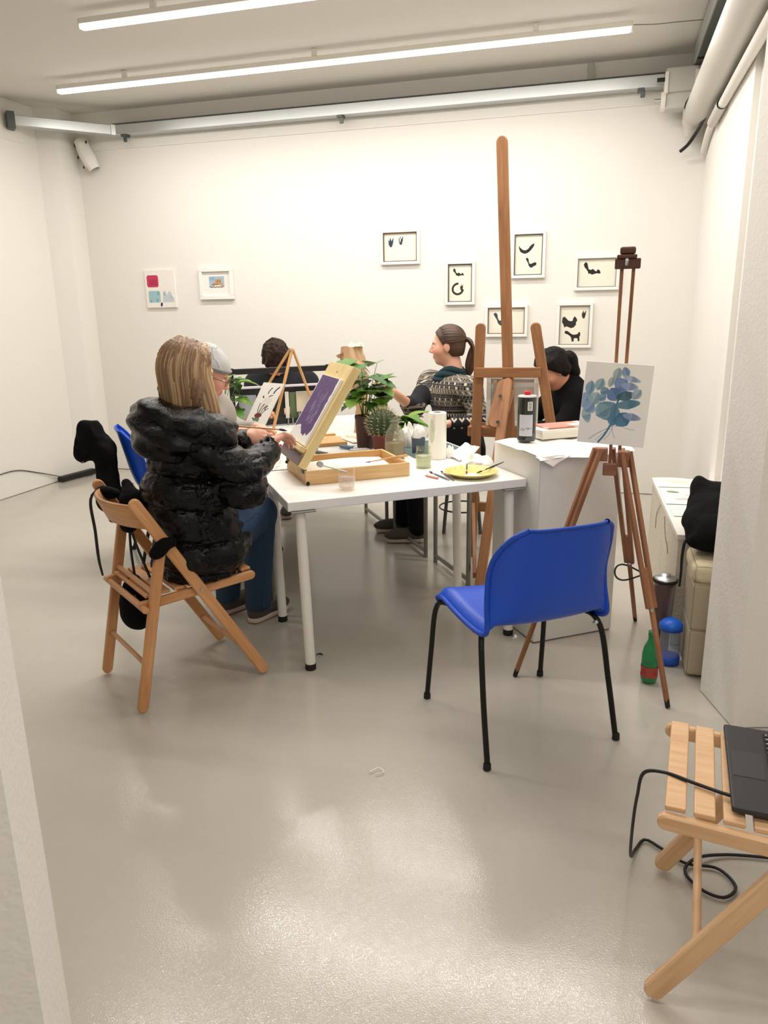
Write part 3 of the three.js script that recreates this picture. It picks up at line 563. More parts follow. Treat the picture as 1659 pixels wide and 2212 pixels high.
flatPainting('white sheet with a green leaf study in the middle of the bench', [[.315, 0, -3.78], [.55, 0, -3.80], [.555, 0, -4.11], [.30, 0, -4.10]], .506, (x, w, h) => { x.fillStyle = '#f0ede4'; x.fillRect(0, 0, w, h); x.fillStyle = '#7c9a70'; x.beginPath(); x.ellipse(30, 34, 16, 9, .3, 0, 7); x.fill(); x.fillStyle = '#a6a39a'; x.globalAlpha = .6; x.beginPath(); x.ellipse(60, 90, 34, 9, -.1, 0, 7); x.fill(); x.beginPath(); x.ellipse(74, 60, 20, 6, .2, 0, 7); x.fill(); });
flatPainting('small white pad with grey lines next to the black bag', [[.335, 0, -3.56], [.45, 0, -3.57], [.45, 0, -3.73], [.325, 0, -3.72]], .506, (x, w, h) => { x.fillStyle = '#efede8'; x.fillRect(0, 0, w, h); x.strokeStyle = '#a0a09a'; x.lineWidth = 3; for (let i = 0; i < 6; i++) { x.beginPath(); x.moveTo(10, 20 + i * 16); x.lineTo(118, 24 + i * 15); x.stroke(); } }, 'sketch_pad');
{
  const t = thing('black_bag', 'slouching black cloth bag on the bench behind the jamb', 'bag', V3(.45, .48, -3.2));
  const pr = [ell([.465, .57, -3.17], [.10, .085, .15]), ell([.46, .62, -3.28], [.105, .075, .13]), ell([.405, .69, -3.37], [.035, .05, .05]), ell([.49, .67, -3.36], [.07, .045, .08]), ell([.385, .585, -3.20], [.05, .04, .09]), ell([.40, .54, -3.10], [.055, .035, .06])];
  wpart(t, 'body', solid(pr, .05, .008, (x, y, z, d) => Math.max(d + .016 * (fbm(x * 22, y * 16, z * 22, 3) - .45), .4935 - y + .003, x - .57)), M.cloth);
  wpart(t, 'strap', taper([[.385, .56, -3.1], [.345, .535, -3.1], [.335, .48, -3.09], [.335, .40, -3.085], [.333, .345, -3.08]], [.006, .006, .006, .005, .005], 24, 6), M.black);
}
{
  const t = thing('tall_tumbler', 'tall brown patterned canister with metal lid beside the bench', 'canister', V3(.29, 0, -3.205));
  const tex = dataTex(64, (u, v) => mix([92, 68, 66], [150, 140, 146], smooth(.45, .6, vnoise(u * 3, v * 3, 2, 3, 3)))); 
  part(t, 'body', lathe([[0, 0], [.03, 0], [.034, .01], [.036, .12], [.043, .30], [.046, .318]], 28), std(0xffffff, .35, { map: tex }));
  part(t, 'rim', lathe([[.04, .316], [.050, .318], [.051, .328], [.044, .33]], 28), M.black);
  part(t, 'lid', lathe([[.046, .33], [.042, .338], [.02, .342], [.02, .352], [0, .353]], 28), M.steel);
}
{
  const t = thing('clear_canister', 'clear plastic canister with blue lid standing behind the green bottle', 'canister', V3(.318, 0, -3.1));
  part(t, 'body', lathe([[0, .012], [.04, .012], [.041, .06], [.038, .15], [.035, .155]], 24), new THREE.MeshPhysicalMaterial({ color: 0xdfe8f4, roughness: .15, transmission: .85, thickness: 0 }));
  part(t, 'base', lathe([[0, 0], [.043, 0], [.044, .028], [.041, .034], [0, .034]], 24), std(0x1e5fd0, .4));
  part(t, 'lid', lathe([[0, .195], [.02, .195], [.036, .185], [.047, .172], [.047, .15], [.0, .15]], 24), std(0x1566e0, .4));
}
{
  const t = thing('green_bottle', 'green plastic bottle with red label beside the tripod easel foot', 'bottle', V3(.232, 0, -2.905));
  part(t, 'body', lathe([[0, .003], [.02, 0], [.029, .006], [.032, .02], [.03, .06], [.033, .085], [.032, .12], [.026, .15], [.014, .178], [.0125, .20]], 24), new THREE.MeshPhysicalMaterial({ color: 0x2fae6a, roughness: .12, transmission: .55, thickness: 0 }));
  part(t, 'label_band', lathe([[.0335, .028], [.0325, .05], [.0335, .072]], 24), std(0xa8413a, .5, { map: canvasTex(128, 32, (x, w, h) => { x.fillStyle = '#ffffff'; x.fillRect(0, 0, w, h); x.fillStyle = '#f6b8a8'; for (let i = 0; i < 4; i++) x.fillRect(8 + i * 32, 6, 14, 18); }) }));
  part(t, 'cap', lathe([[.0145, .198], [.0145, .215], [0, .217]], 18), std(0x1f7a48, .4));
}

// ================================================================ laptop and its cable on the right chair
{
  const t = thing('laptop', 'dark grey laptop lying open on the slatted chair', 'laptop', V3(.388, .463, -1.605), -.08);
  part(t, 'base', box(.235, .014, .33, .035, .009, 0, .004), std(0x2a2b2d, .45));
  const kb = part(t, 'key_bed', box(.115, .002, .28, .055, .0166, 0, .0005), std(0x131314, .6));
  const keyG = box(.0145, .0025, .0148, 0, 0, 0, .001), km = std(0x1d1d1f, .55), legend = std(0xb9b9b9, .6), lg = box(.004, .0004, .004, 0, 0, 0, .0001);
  for (let i = 0; i < 6; i++) for (let j = 0; j < 15; j++) { const k = part(kb, 'key', keyG, km); k.position.set(.0075 + i * .019, .0188, -.133 + j * .019); const l = part(kb, 'key_legend', lg, legend); l.position.set(.0055 + i * .019, .0202, -.134 + j * .019); }
  part(t, 'touchpad', box(.065, .0012, .1, -.042, .0163, 0, .0004), std(0x343538, .4));
  const scr = part(t, 'screen', box(.225, .006, .33, .245, .115, 0, .003).translate(-.245, -.115, 0).rotateZ(1.18).translate(.195, .112, 0), std(0x18191b, .3));
}
{
  const t = thing('power_cable', 'black cable looping from the laptop down under the slatted chair', 'cable', V3(.25, .0, -1.7));
  wpart(t, 'cable', tube([[.42, .486, -1.46], [.37, .476, -1.48], [.30, .468, -1.50], [.23, .466, -1.53], [.175, .462, -1.56], [.135, .44, -1.585], [.125, .36, -1.61], [.125, .2, -1.68], [.135, .06, -1.78], [.155, .006, -1.885], [.18, .005, -1.93], [.22, .005, -1.905], [.28, .005, -1.86], [.36, .005, -1.86], [.395, .005, -1.80], [.36, .005, -1.755], [.31, .005, -1.77], [.275, .005, -1.83], [.30, .013, -1.87], [.38, .005, -1.92], [.6, .005, -1.95]], .0042, 150, 6), M.black);
}

// ================================================================ on the white table
{ // wooden box easel, its lid raised as a painting board towards the blonde painter
  const t = thing('sketch_box', 'pale wooden sketch box easel with raised lid on the white table', 'box easel', TP(.36, .73, .42), TH), m = M.box, y0 = .7305, y1 = .79;
  const u0 = .135, u1 = .605, v0 = .25, v1 = .605, k = .012;
  wpart(t, 'front_wall', tbox(u0, u1, y0, y1, v0, v0 + k, .002), m); wpart(t, 'rear_wall', tbox(u0, u1, y0, y1, v1 - k, v1, .002), m);
  wpart(t, 'side_wall', tbox(u0, u0 + k, y0, y1, v0 + k, v1 - k, .002), m); wpart(t, 'side_wall', tbox(u1 - k, u1, y0, y1, v0 + k, v1 - k, .002), m);
  wpart(t, 'bottom', tbox(u0 + k, u1 - k, y0, y0 + .006, v0 + k, v1 - k, .001), m);
  // lid: a shallow tray hinged at the left edge
  const a = [.137, .795], b = [.392, 1.195], len = Math.hypot(b[0] - a[0], b[1] - a[1]), d = [(b[0] - a[0]) / len, (b[1] - a[1]) / len], n = [-d[1], d[0]];
  const P = (s, w, v) => TP(a[0] + d[0] * s + n[0] * w, a[1] + d[1] * s + n[1] * w, v);
  const slab = (s0, s1, w0, w1, va, vb, r = .002) => { const g = box(s1 - s0, w1 - w0, vb - va, (s0 + s1) / 2, (w0 + w1) / 2, -(va + vb) / 2, r); const X = V3(d[0], d[1], 0), Y = V3(n[0], n[1], 0); return g.applyMatrix4(new THREE.Matrix4().makeBasis(X, Y, V3(0, 0, 1)).setPosition(a[0], a[1], 0)).applyMatrix4(TM); };
  const lid = wpart(t, 'lid', [slab(0, len, .022, .036, .262, .595), slab(0, len, 0, .036, .25, .262), slab(0, len, 0, .036, .595, .607), slab(len - .012, len, 0, .022, .262, .595)], M.boxPale);
  wpart(t, 'ledge', slab(.058, .082, .036, .066, .262, .60, .004), M.boxPale, lid);
  wpart(t, 'lower_board', slab(.004, .05, .036, .044, .262, .60, .002), std(0x8d7c80, .7), lid);
  wpart(t, 'knot', slab(.43, .436, .036, .0366, .42, .435, .0002), std(0x8a6a3c, .7), lid);
  for (const v of [.285, .57]) wpart(t, 'hinge', tbox(u0 - .006, u0 + .012, y1 - .012, y1 + .004, v - .016, v + .016, .001), M.darkSteel);
  const st = wpart(t, 'stay', rod(TP(.20, .815, .245), TP(.315, .775, .244), .0035, .0035, 8), M.steel);
  wpart(t, 'stay_knob', rod(TP(.198, .818, .252), TP(.198, .818, .234), .013, .013, 14), M.steel, st);
  wpart(t, 'corner_foot', uvBox(prep(new THREE.SphereGeometry(.008, 10, 8))).translate(...TP(u0 + .01, y0 + .008, v0 - .002).toArray()), M.rubber);
  wpart(t, 'corner_foot', uvBox(prep(new THREE.SphereGeometry(.008, 10, 8))).translate(...TP(u0 - .004, y1 - .02, v1 - .02).toArray()), M.rubber);

  const pt = thing('purple_painting', 'white sheet covered with rough purple paint on the raised lid', 'painting', P(.085, .04, .43), TH);
  const tex = canvasTex(360, 480, (x, w, h) => {
    x.fillStyle = '#f6f3ee'; x.fillRect(0, 0, w, h); x.fillStyle = '#54316f';
    x.beginPath(); x.moveTo(10, 0); x.lineTo(w - 18, 0); for (let i = 0; i <= 14; i++) x.lineTo(w - 22 - 12 * hash(i, 3, 1), i / 14 * h * .78); for (let i = 0; i <= 12; i++) x.lineTo(w - 50 - i / 12 * (w - 70), h * (.80 + .07 * hash(i, 9, 2) + .05 * Math.sin(i * .5))); for (let i = 14; i >= 0; i--) x.lineTo(4 + 8 * hash(i, 5, 7), i / 14 * h * .8); x.closePath(); x.fill();
    for (let i = 0; i < 260; i++) { x.globalAlpha = .16; x.strokeStyle = ['#3f2459', '#6d4a86', '#7a4f78', '#4a3a6b'][i % 4]; x.lineWidth = 3 + 4 * hash(i, 1, 4); const px = 20 + hash(i, 2, 3) * (w - 60), py = hash(i, 4, 5) * h * .78; x.beginPath(); x.moveTo(px, py); x.lineTo(px + 14 - 30 * hash(i, 6, 1), py + 26); x.stroke(); }
    for (let i = 0; i < 60; i++) { x.globalAlpha = .7; x.strokeStyle = ['#9a9fc2', '#62709c', '#c6c4da'][i % 3]; x.lineWidth = 2 + 3 * hash(i, 8, 8); const px = 120 + hash(i, 3, 9) * 150, py = h * (.2 + hash(i, 5, 9) * .45); x.beginPath(); x.moveTo(px, py); x.quadraticCurveTo(px + 8, py + 20, px - 24 + 40 * hash(i, 7, 3), py + 44); x.stroke(); }
  });
  wpart(pt, 'board', slab(.085, .405, .0365, .044, .285, .585, .001), M.paper);
  wpart(pt, 'paint', sheet((s, q) => P(.087 + q * .316, .0447 + .0012 * vnoise(s * 20, q * 20, 3), .583 - s * .296), 24, 30), std(0xffffff, .55, { map: tex, bumpMap: bumpOf(3), bumpScale: .002 }));
}
{
  const t = thing('palette_paper', 'white sheet lying inside the open wooden sketch box', 'paper', TP(.4, .745, .43), TH);
  wpart(t, 'sheet', sheet((s, q) => TP(.16 + .40 * s, .752 + .016 * q + .01 * Math.sin(3 * s), .275 + .25 * q), 10, 6, .002), M.paper);
}
{
  const t = thing('paint_brush', 'long thin brush lying across the rim of the sketch box', 'brush', TP(.55, .79, .34), TH);
  wpart(t, 'handle', taper([TP(.44, .7965, .305), TP(.54, .798, .34), TP(.64, .797, .372)], [.0022, .0045, .006], 10, 8), M.miniEasel);
  wpart(t, 'bristles', taper([TP(.44, .7965, .305), TP(.415, .797, .297)], [.003, .001], 4, 6), M.black);
}
{
  const t = thing('water_glass', 'clear drinking glass half full of water on the white table', 'glass', TP(.274, .7305, .115));
  const H = .102;
  part(t, 'tumbler', lathe([[0, .0], [.032, 0], [.0345, .004], [.039, H], [.0375, H], [.033, .012], [0, .010]], 36), new THREE.MeshPhysicalMaterial({ color: 0xffffff, roughness: .03, transmission: 1, ior: 1.3, thickness: 0 }));
  part(t, 'water', lathe([[0, .0105], [.0328, .0125], [.0355, .055], [0, .055]], 36), new THREE.MeshPhysicalMaterial({ color: 0xf6efe8, roughness: .12, transmission: .75, ior: 1.2, thickness: 0 }));
}
{
  const t = thing('glass_jar', 'glass screw-top jar of cloudy water in front of the paper roll', 'jar', TP(.727, .7305, .386));
  part(t, 'glass', lathe([[0, 0], [.033, 0], [.037, .005], [.038, .06], [.036, .072], [.032, .08], [.0325, .10], [.031, .10], [.0305, .08], [.0345, .07], [.0365, .058], [.0355, .008], [0, .006]], 36), new THREE.MeshPhysicalMaterial({ color: 0xf4f6ee, roughness: .06, transmission: 1, ior: 1.5, thickness: 0 }));
  part(t, 'cloudy_water', lathe([[0, .0065], [.0352, .0085], [.036, .056], [0, .056]], 36), new THREE.MeshPhysicalMaterial({ color: 0xf4f5ea, roughness: .35, transmission: .5, thickness: 0 }));
  for (const y of [.084, .091]) part(t, 'thread', new THREE.TorusGeometry(.0325, .0012, 6, 30).rotateX(Math.PI / 2).translate(0, y, 0), M.glass);
}
{
  const t = thing('paper_roll', 'upright kitchen paper roll with faint green print', 'paper roll', TP(.872, .7305, .56));
  const tex = canvasTex(256, 256, (x, w, h) => { x.fillStyle = '#f6f4ec'; x.fillRect(0, 0, w, h); for (let i = 0; i < 16; i++) { x.globalAlpha = .45; x.fillStyle = ['#b9cda0', '#a8bf90', '#d9c5c2', '#c9d6b8'][i % 4]; x.beginPath(); x.ellipse(hash(i, 1, 1) * w, hash(i, 2, 1) * h, 8 + 12 * hash(i, 3, 1), 14, hash(i, 4, 1) * 3, 0, 7); x.fill(); } });
  part(t, 'roll', lathe([[.02, .0], [.042, 0], [.044, .003], [.044, .222], [.042, .225], [.02, .225]], 36), std(0xffffff, .9, { map: tex }));
  part(t, 'core', lathe([[.02, .225], [.018, .225], [.018, .0], [.02, 0]], 24), std(0x8b7a64, .9));
}
{
  const t = thing('paint_plate', 'yellow plastic plate used as palette near the front edge', 'plate', TP(.852, .7305, .145));
  part(t, 'dish', lathe([[0, .002], [.07, .002], [.085, .004], [.112, .02], [.118, .021], [.117, .023], [.11, .0225], [.083, .007], [0, .005]], 48), std(0xdccb78, .35));
  part(t, 'white_paint', sheet((s, q) => { const a = s * 6.283, r = q * (.045 + .012 * Math.sin(3 * a + 1)); return V3(.015 + r * Math.cos(a), .0058 + .002 * (1 - q), .02 + r * .7 * Math.sin(a)); }, 28, 5), M.white);
  for (let i = 0; i < 12; i++) { const a = 2 + i * .35; part(t, 'paint_speck', uvBox(prep(new THREE.SphereGeometry(.0025, 6, 5))).scale(1, .4, 1).translate(.1 * Math.cos(a), .0165, .1 * Math.sin(a)), std([0x7d6a2a, 0x557a55, 0x3c3322][i % 3], .6)); }
}
function brush(label, a, b, col, r = .0035) {
  const t = thing('paint_brush', label, 'brush', a.clone()), m = (s) => a.clone().lerp(b, s);
  wpart(t, 'handle', taper([m(.3), m(.65), m(1)], [r * .8, r, r * .5], 10, 8), std(col, .4));
  wpart(t, 'ferrule', rod(m(.18), m(.31), r * .9, r * .85, 8), M.steel);
  wpart(t, 'bristles', taper([m(.19), m(.08), m(0)], [r * .9, r * 1.1, r * .2], 6, 8), std(0x3a2f26, .8));
  return t;
}
brush('long black brush resting with its tip on the yellow plate', TP(.87, .742, .13), TP(1.0, .765, .20).add(V3(.035, .002, -.01)), 0x241f1c);
brush('short dark brush standing up from the middle of the yellow plate', TP(.83, .741, .145), TP(.875, .765, .235), 0x2c2a25);
brush('blue-handled brush lying left of the yellow plate', TP(.71, .7345, .28), TP(.72, .7345, .085), 0x4c6a7a, .004);
brush('dark brush leaning on the left rim of the yellow plate', TP(.755, .7375, .255), TP(.733, .7365, .065), 0x5c5148, .004);
{
  const t = thing('paint_crayon', 'small pink crayon lying alone left of the brushes', 'crayon', TP(.67, .7305, .17));
  wpart(t, 'stick', rod(TP(.665, .735, .20), TP(.69, .735, .135), .0045, .0045, 10), std(0xd9927a, .5));
  wpart(t, 'tip', rod(TP(.665, .735, .20), TP(.661, .735, .21), .0045, .0015, 10), std(0xb86a58, .5));
}
// crumpled kitchen paper
function crumple(label, cx, y, cv, ru, h, rv, name = 'crumpled_tissue', s = 1) {
  const t = thing(name, label, 'tissue', TP(cx, y, cv), TH, undefined);
  const c = TP(cx, y, cv);
  wpart(t, 'wad', sheet((a, q) => { const an = a * Math.PI * 2, r = Math.sin(q * Math.PI * .5); const nn = .75 + .5 * vnoise(Math.cos(an) * 3 + 5 * s, Math.sin(an) * 3 + 9, q * 4 + s); const yy = h * Math.cos(q * Math.PI * .5) * (.6 + .8 * vnoise(Math.cos(an) * r * 4 + 3, Math.sin(an) * r * 4 + s * 7, 2)); return V3(c.x + ru * r * nn * Math.cos(an), Math.max(y + .002, c.y + yy), c.z + rv * r * nn * Math.sin(an)); }, 44, 16), std(0xf7f4ec, .9, { side: THREE.DoubleSide }));
  return t;
}
crumple('crumpled white tissue at the right end of the white table', .96, .7305, .31, .085, .05, .075, 'crumpled_tissue', 2);
crumple('small white tissue wad beside the foot of the paper roll', .945, .7305, .565, .03, .05, .035, 'crumpled_tissue', 4);
// loose white sheets on the plinth
{
  const t = thing('tissue_sheet', 'wide white paper sheet spread over the top of the plinth', 'paper', TP(1.25, .842, .1), TH);
  wpart(t, 'sheet', sheet((s, q) => { const u = 1.03 + .47 * s, v = -.13 + .40 * q; const drop = v < -.095 ? (v + .095) * .5 : 0; return TP(u, .844 + .010 * vnoise(u * 16, v * 16, 3) + drop, v + .02 * Math.sin(9 * s)); }, 30, 20, .0015), M.paper);
  wpart(t, 'hanging_corner', sheet((s, q) => { const u = 1.02 + .16 * s; return TP(u, .843 - (1 - q) * .045 * (1 - Math.abs(2 * s - 1)), -.105 - (1 - q) * .012 + .004 * Math.sin(12 * s)); }, 14, 6, .0012), M.paper);
}
{
  const t = thing('tissue_sheet', 'folded white paper towel between plinth and white table', 'paper', TP(1.0, .742, .5), TH);
  wpart(t, 'sheet', sheet((s, q) => { const u = .93 + .105 * s, v = .43 + .16 * q; return TP(u, .735 + .05 * s * s + .014 * vnoise(u * 25, v * 25, 6), v); }, 14, 12, .0015), M.paper);
}
{ // big bottle with label
  const t = thing('dark_bottle', 'dark green bottle with white label and red cap on the plinth', 'bottle', TP(1.135, .856, .17));
  part(t, 'bottle', lathe([[0, .004], [.03, .002], [.039, .004], [.0415, .012], [.042, .2], [.0, .2]], 36), new THREE.MeshPhysicalMaterial({ color: 0x16201a, roughness: .12, clearcoat: .6 }));
  const tex = canvasTex(128, 200, (x, w, h) => { x.fillStyle = '#c9cad2'; x.fillRect(0, 0, w, h); x.strokeStyle = '#7a2f3c'; x.lineWidth = 4; x.beginPath(); x.moveTo(14, 150); x.quadraticCurveTo(34, 110, 40, 136); x.quadraticCurveTo(30, 160, 56, 132); x.lineTo(66, 128); x.quadraticCurveTo(90, 110, 84, 140); x.quadraticCurveTo(74, 146, 96, 124); x.lineTo(120, 126); x.stroke(); });
  const curved = (r, y0, y1, a0, a1) => sheet((s, q) => { const a = a0 + (a1 - a0) * s; return V3(r * Math.sin(a), y0 + (y1 - y0) * q, r * Math.cos(a)); }, 14, 2);
  part(t, 'paper_label', curved(.0425, .03, .125, -.75, .75), std(0xffffff, .8, { map: tex }), 'white paper label with a dark red scribble');
  const bar2 = canvasTex(64, 96, (x, w, h) => { x.fillStyle = '#e9e6df'; x.fillRect(0, 0, w, h); x.fillStyle = '#33312e'; for (let i = 0; i < 13; i++) x.fillRect(10, 8 + i * 6, 44, i % 3 ? 2 : 4); });
  part(t, 'barcode_sticker', curved(.0428, .143, .182, .15, .68), std(0xffffff, .7, { map: bar2 }));
  part(t, 'shoulder', lathe([[.042, .2], [.04, .206], [.018, .209], [0, .209]], 30), std(0xbdb7b2, .5));
  part(t, 'cap', lathe([[0, .226], [.014, .225], [.015, .209], [0, .209]], 20), std(0xd8242c, .4));
}
{
  const t = thing('paper_box', 'flat white box at the back of the plinth under a red booklet', 'box', TP(1.36, .858, .24), TH);
  wpart(t, 'carton', tbox(1.215, 1.50, .857, .897, .165, .315, .004), std(0xe6e0d2, .7));
  wpart(t, 'lid_edge', tbox(1.212, 1.503, .885, .9, .162, .318, .003), std(0xece7da, .7));
}
{
  const t = thing('red_booklet', 'worn red and white booklet lying on the flat white box', 'booklet', TP(1.38, .901, .25), TH);
  const tex = canvasTex(128, 64, (x, w, h) => { x.fillStyle = '#c98a7a'; x.fillRect(0, 0, w, h); for (let i = 0; i < 30; i++) { x.fillStyle = ['#efe6dc', '#b4564a', '#e9d9cd'][i % 3]; x.fillRect(hash(i, 1, 2) * w, hash(i, 2, 2) * h, 10, 5); } });
  wpart(t, 'cover', tbox(1.25, 1.49, .9005, .9085, .175, .305, .002), std(0xffffff, .6, { map: tex }));
}

// ================================================================ on the tables behind
const T2 = .7155;
const leafShape = (lobed) => { const n = lobed ? 26 : 14, out = []; for (let i = 0; i <= n; i++) { const t = i / n; let w = Math.sin(Math.PI * Math.pow(t, .75)) * .5; if (lobed) w *= .66 + .42 * Math.abs(Math.sin(t * Math.PI * 3.0)); out.push([t, w]); } return out; };
function leafGeo(base, dir, up, len, wid, droop, lobed) {  // curved leaf blade with a fold along its midrib
  const prof = leafShape(lobed), d = dir.clone().normalize(), s = d.clone().cross(up).normalize(), u = s.clone().cross(d).normalize();
  const rows = prof.length - 1;
  return sheet((a, q) => { const i = Math.round(q * rows), [t, w] = prof[i], e = (a - .5) * 2; return base.clone().addScaledVector(d, len * t).addScaledVector(u, -droop * len * t * t + .12 * wid * Math.abs(e) * w * 2).addScaledVector(s, e * w * wid); }, 4, rows, .0008);
}
const greens = [0x4f7a1e, 0x3c6a1c, 0x6b8f2a, 0x2f5a1e].map((c) => std(c, .5, { side: THREE.DoubleSide }));
{
  const c = TP(.665, T2 + .001, 1.05), t = thing('potted_plant', 'leafy green plant in a tall dark brown plastic pot', 'plant', c);
  const pot = part(t, 'pot', lathe([[0, 0], [.042, 0], [.045, .004], [.052, .155], [.055, .157], [.055, .175], [.051, .175], [.049, .15], [0, .148]], 32), std(0x4a2a26, .55));
  part(pot, 'soil', lathe([[.049, .15], [.03, .156], [0, .154]], 20), std(0x241a14, .95));
  seed = 21;
  for (let i = 0; i < 15; i++) { const a = i * 2.4, r = .03 + .075 * rnd(), h = .07 + .25 * rnd(), tip = V3(r * Math.cos(a) + .025, .155 + h, r * Math.sin(a)); part(t, 'stem', taper([V3(.01 * Math.cos(a), .15, .01 * Math.sin(a)), V3(tip.x * .5, .15 + h * .55, tip.z * .5), tip], [.003, .002, .0014], 10, 5), greens[1]);
    for (let j = 0; j < 2; j++) { const aa = a + (j - .5) * 1.9 + rr(-.4, .4), el = rr(-.25, .6); part(t, 'leaf', leafGeo(j ? tip.clone().multiplyScalar(1).lerp(V3(0, .2, 0), .35) : tip, V3(Math.cos(aa), el, Math.sin(aa)), V3(0, 1, 0), rr(.10, .15), rr(.10, .14), rr(.2, .6), true), greens[(i + j) % 4]); } }
}
{
  const c = TP(.705, T2 + .001, .885), t = thing('potted_cactus', 'round spiny cactus in a red-brown pot', 'cactus', c);
  const pot = part(t, 'pot', lathe([[0, 0], [.042, 0], [.045, .004], [.056, .085], [.06, .087], [.06, .1], [.055, .1], [.052, .085], [0, .083]], 32), std(0x6a2f1e, .55));
  part(pot, 'soil', lathe([[.052, .085], [.02, .09], [0, .089]], 20), std(0x241a14, .95));
  const cy = .152, R = .074, ribs = 16, f = (s, q) => { const a = s * Math.PI * 2, p = q * Math.PI, r = R * (1 + .09 * Math.cos(ribs * a) * Math.sin(p)); return V3(r * Math.sin(p) * Math.cos(a), cy + R * 1.02 * Math.cos(p), r * Math.sin(p) * Math.sin(a)); };
  part(t, 'body', sheet(f, 128, 28), std(0x3a4a2a, .7));
  const sp = []; seed = 5;
  for (let k = 0; k < ribs; k++) for (let j = 1; j < 11; j++) for (let m = 0; m < 3; m++) { const p = f(k / ribs, j / 14), nrm = p.clone().sub(V3(0, cy, 0)).normalize().add(V3(rr(-.6, .6), rr(-.3, .7), rr(-.6, .6))).normalize(); sp.push(prep(orient(new THREE.CylinderGeometry(.0001, .0011, .024, 3, 1).rotateZ(-Math.PI / 2), p, p.clone().addScaledVector(nrm, .022)))); }
  const s2 = part(t, 'spines', sp, std(0xd9cda6, .7)); s2.userData.kind = 'stuff';
}
{
  const c = TP(.70, T2 + .001, .69), t = thing('plastic_bottle', 'clear bottle of murky brown water beside the cactus', 'bottle', c);
  part(t, 'shell', lathe([[0, .004], [.03, 0], [.047, .004], [.05, .015], [.05, .1], [.047, .125], [.034, .155], [.019, .175], [.0165, .182], [.0165, .205], [.015, .205]], 36), new THREE.MeshPhysicalMaterial({ color: 0xe9e8da, roughness: .08, transmission: .9, thickness: 0, ior: 1.45 }));
  part(t, 'murky_water', lathe([[0, .006], [.045, .007], [.048, .016], [.048, .085], [0, .085]], 32), new THREE.MeshPhysicalMaterial({ color: 0xa5936a, roughness: .3, transmission: .35, thickness: .02 }));
  part(t, 'neck_ring', lathe([[.0165, .188], [.02, .189], [.02, .194], [.0165, .195]], 24), std(0x7a8288, .4));
}
{
  const t = thing('grey_cup', 'blue-grey plastic cup with white tissue behind the paper roll', 'cup', TP(.87, T2 + .001, .80));
  part(t, 'cup', lathe([[0, 0], [.032, 0], [.036, .085], [.034, .085], [.03, .004], [0, .003]], 28), std(0x566370, .5));
  const cc = t.position; 
  part(t, 'tissue', sheet((a, q) => { const an = a * 6.283, r = .034 * Math.sin(q * 1.57) * (.8 + .5 * vnoise(Math.cos(an) * 2 + 4, Math.sin(an) * 2 + 3, q * 3)); return V3(r * Math.cos(an), .08 + .06 * Math.cos(q * 1.57) * (.6 + .8 * vnoise(Math.cos(an) * 2 + 7, Math.sin(an) * 2, q * 2)), r * Math.sin(an)); }, 30, 10), std(0xf3f0ea, .9, { side: THREE.DoubleSide }));
}
crumple('heap of crumpled white tissue behind the murky bottle', .89, T2 + .001, 1.0, .06, .1, .055, 'crumpled_tissue', 6);
{
  const c = TP(1.0, T2 + .001, 1.32), t = thing('leafy_cutting', 'big-leaved green cutting lying in a low white bowl before the sweater', 'plant', c);
  part(t, 'bowl', lathe([[0, 0], [.035, 0], [.06, .03], [.062, .045], [.059, .045], [.033, .004], [0, .003]], 28), M.white);
  seed = 33;
  for (let i = 0; i < 12; i++) { const a = i * 2.4, d = V3(Math.cos(a), rr(.1, .8), Math.sin(a)); part(t, 'leaf', leafGeo(V3(.01 * Math.cos(a), .05 + .06 * rnd(), .01 * Math.sin(a)), d, V3(0, 1, 0), rr(.12, .18), rr(.085, .11), rr(.35, .7), false), greens[i % 3]); }
}
{ // small table easel
  const t = thing('table_easel', 'small light wooden tripod easel on the far table', 'easel', TP(.3, T2, 1.62), TH), m = M.miniEasel, top = TP(.405, 1.225, 1.60), X = V3(1, 0, 0);
  wpart(t, 'front_leg', bar(TP(.075, T2 + .002, 1.72), top, .013, .013, X, .002), m);
  wpart(t, 'front_leg', bar(TP(.24, T2 + .002, 1.50), top.clone().add(V3(.01, 0, 0)), .015, .013, X, .002), m);
  wpart(t, 'rear_leg', bar(TP(.60, T2 + .002, 1.68), top.clone().add(V3(.012, -.004, 0)), .013, .013, X, .002), m);
  wpart(t, 'ledge', bar(TP(.065, .765, 1.745), TP(.265, .762, 1.475), .016, .022, V3(0, 1, 0), .002), m);
  wpart(t, 'hinge_pin', rod(TP(.395, 1.215, 1.585), TP(.42, 1.215, 1.615), .008, .008, 10), M.steel);
}
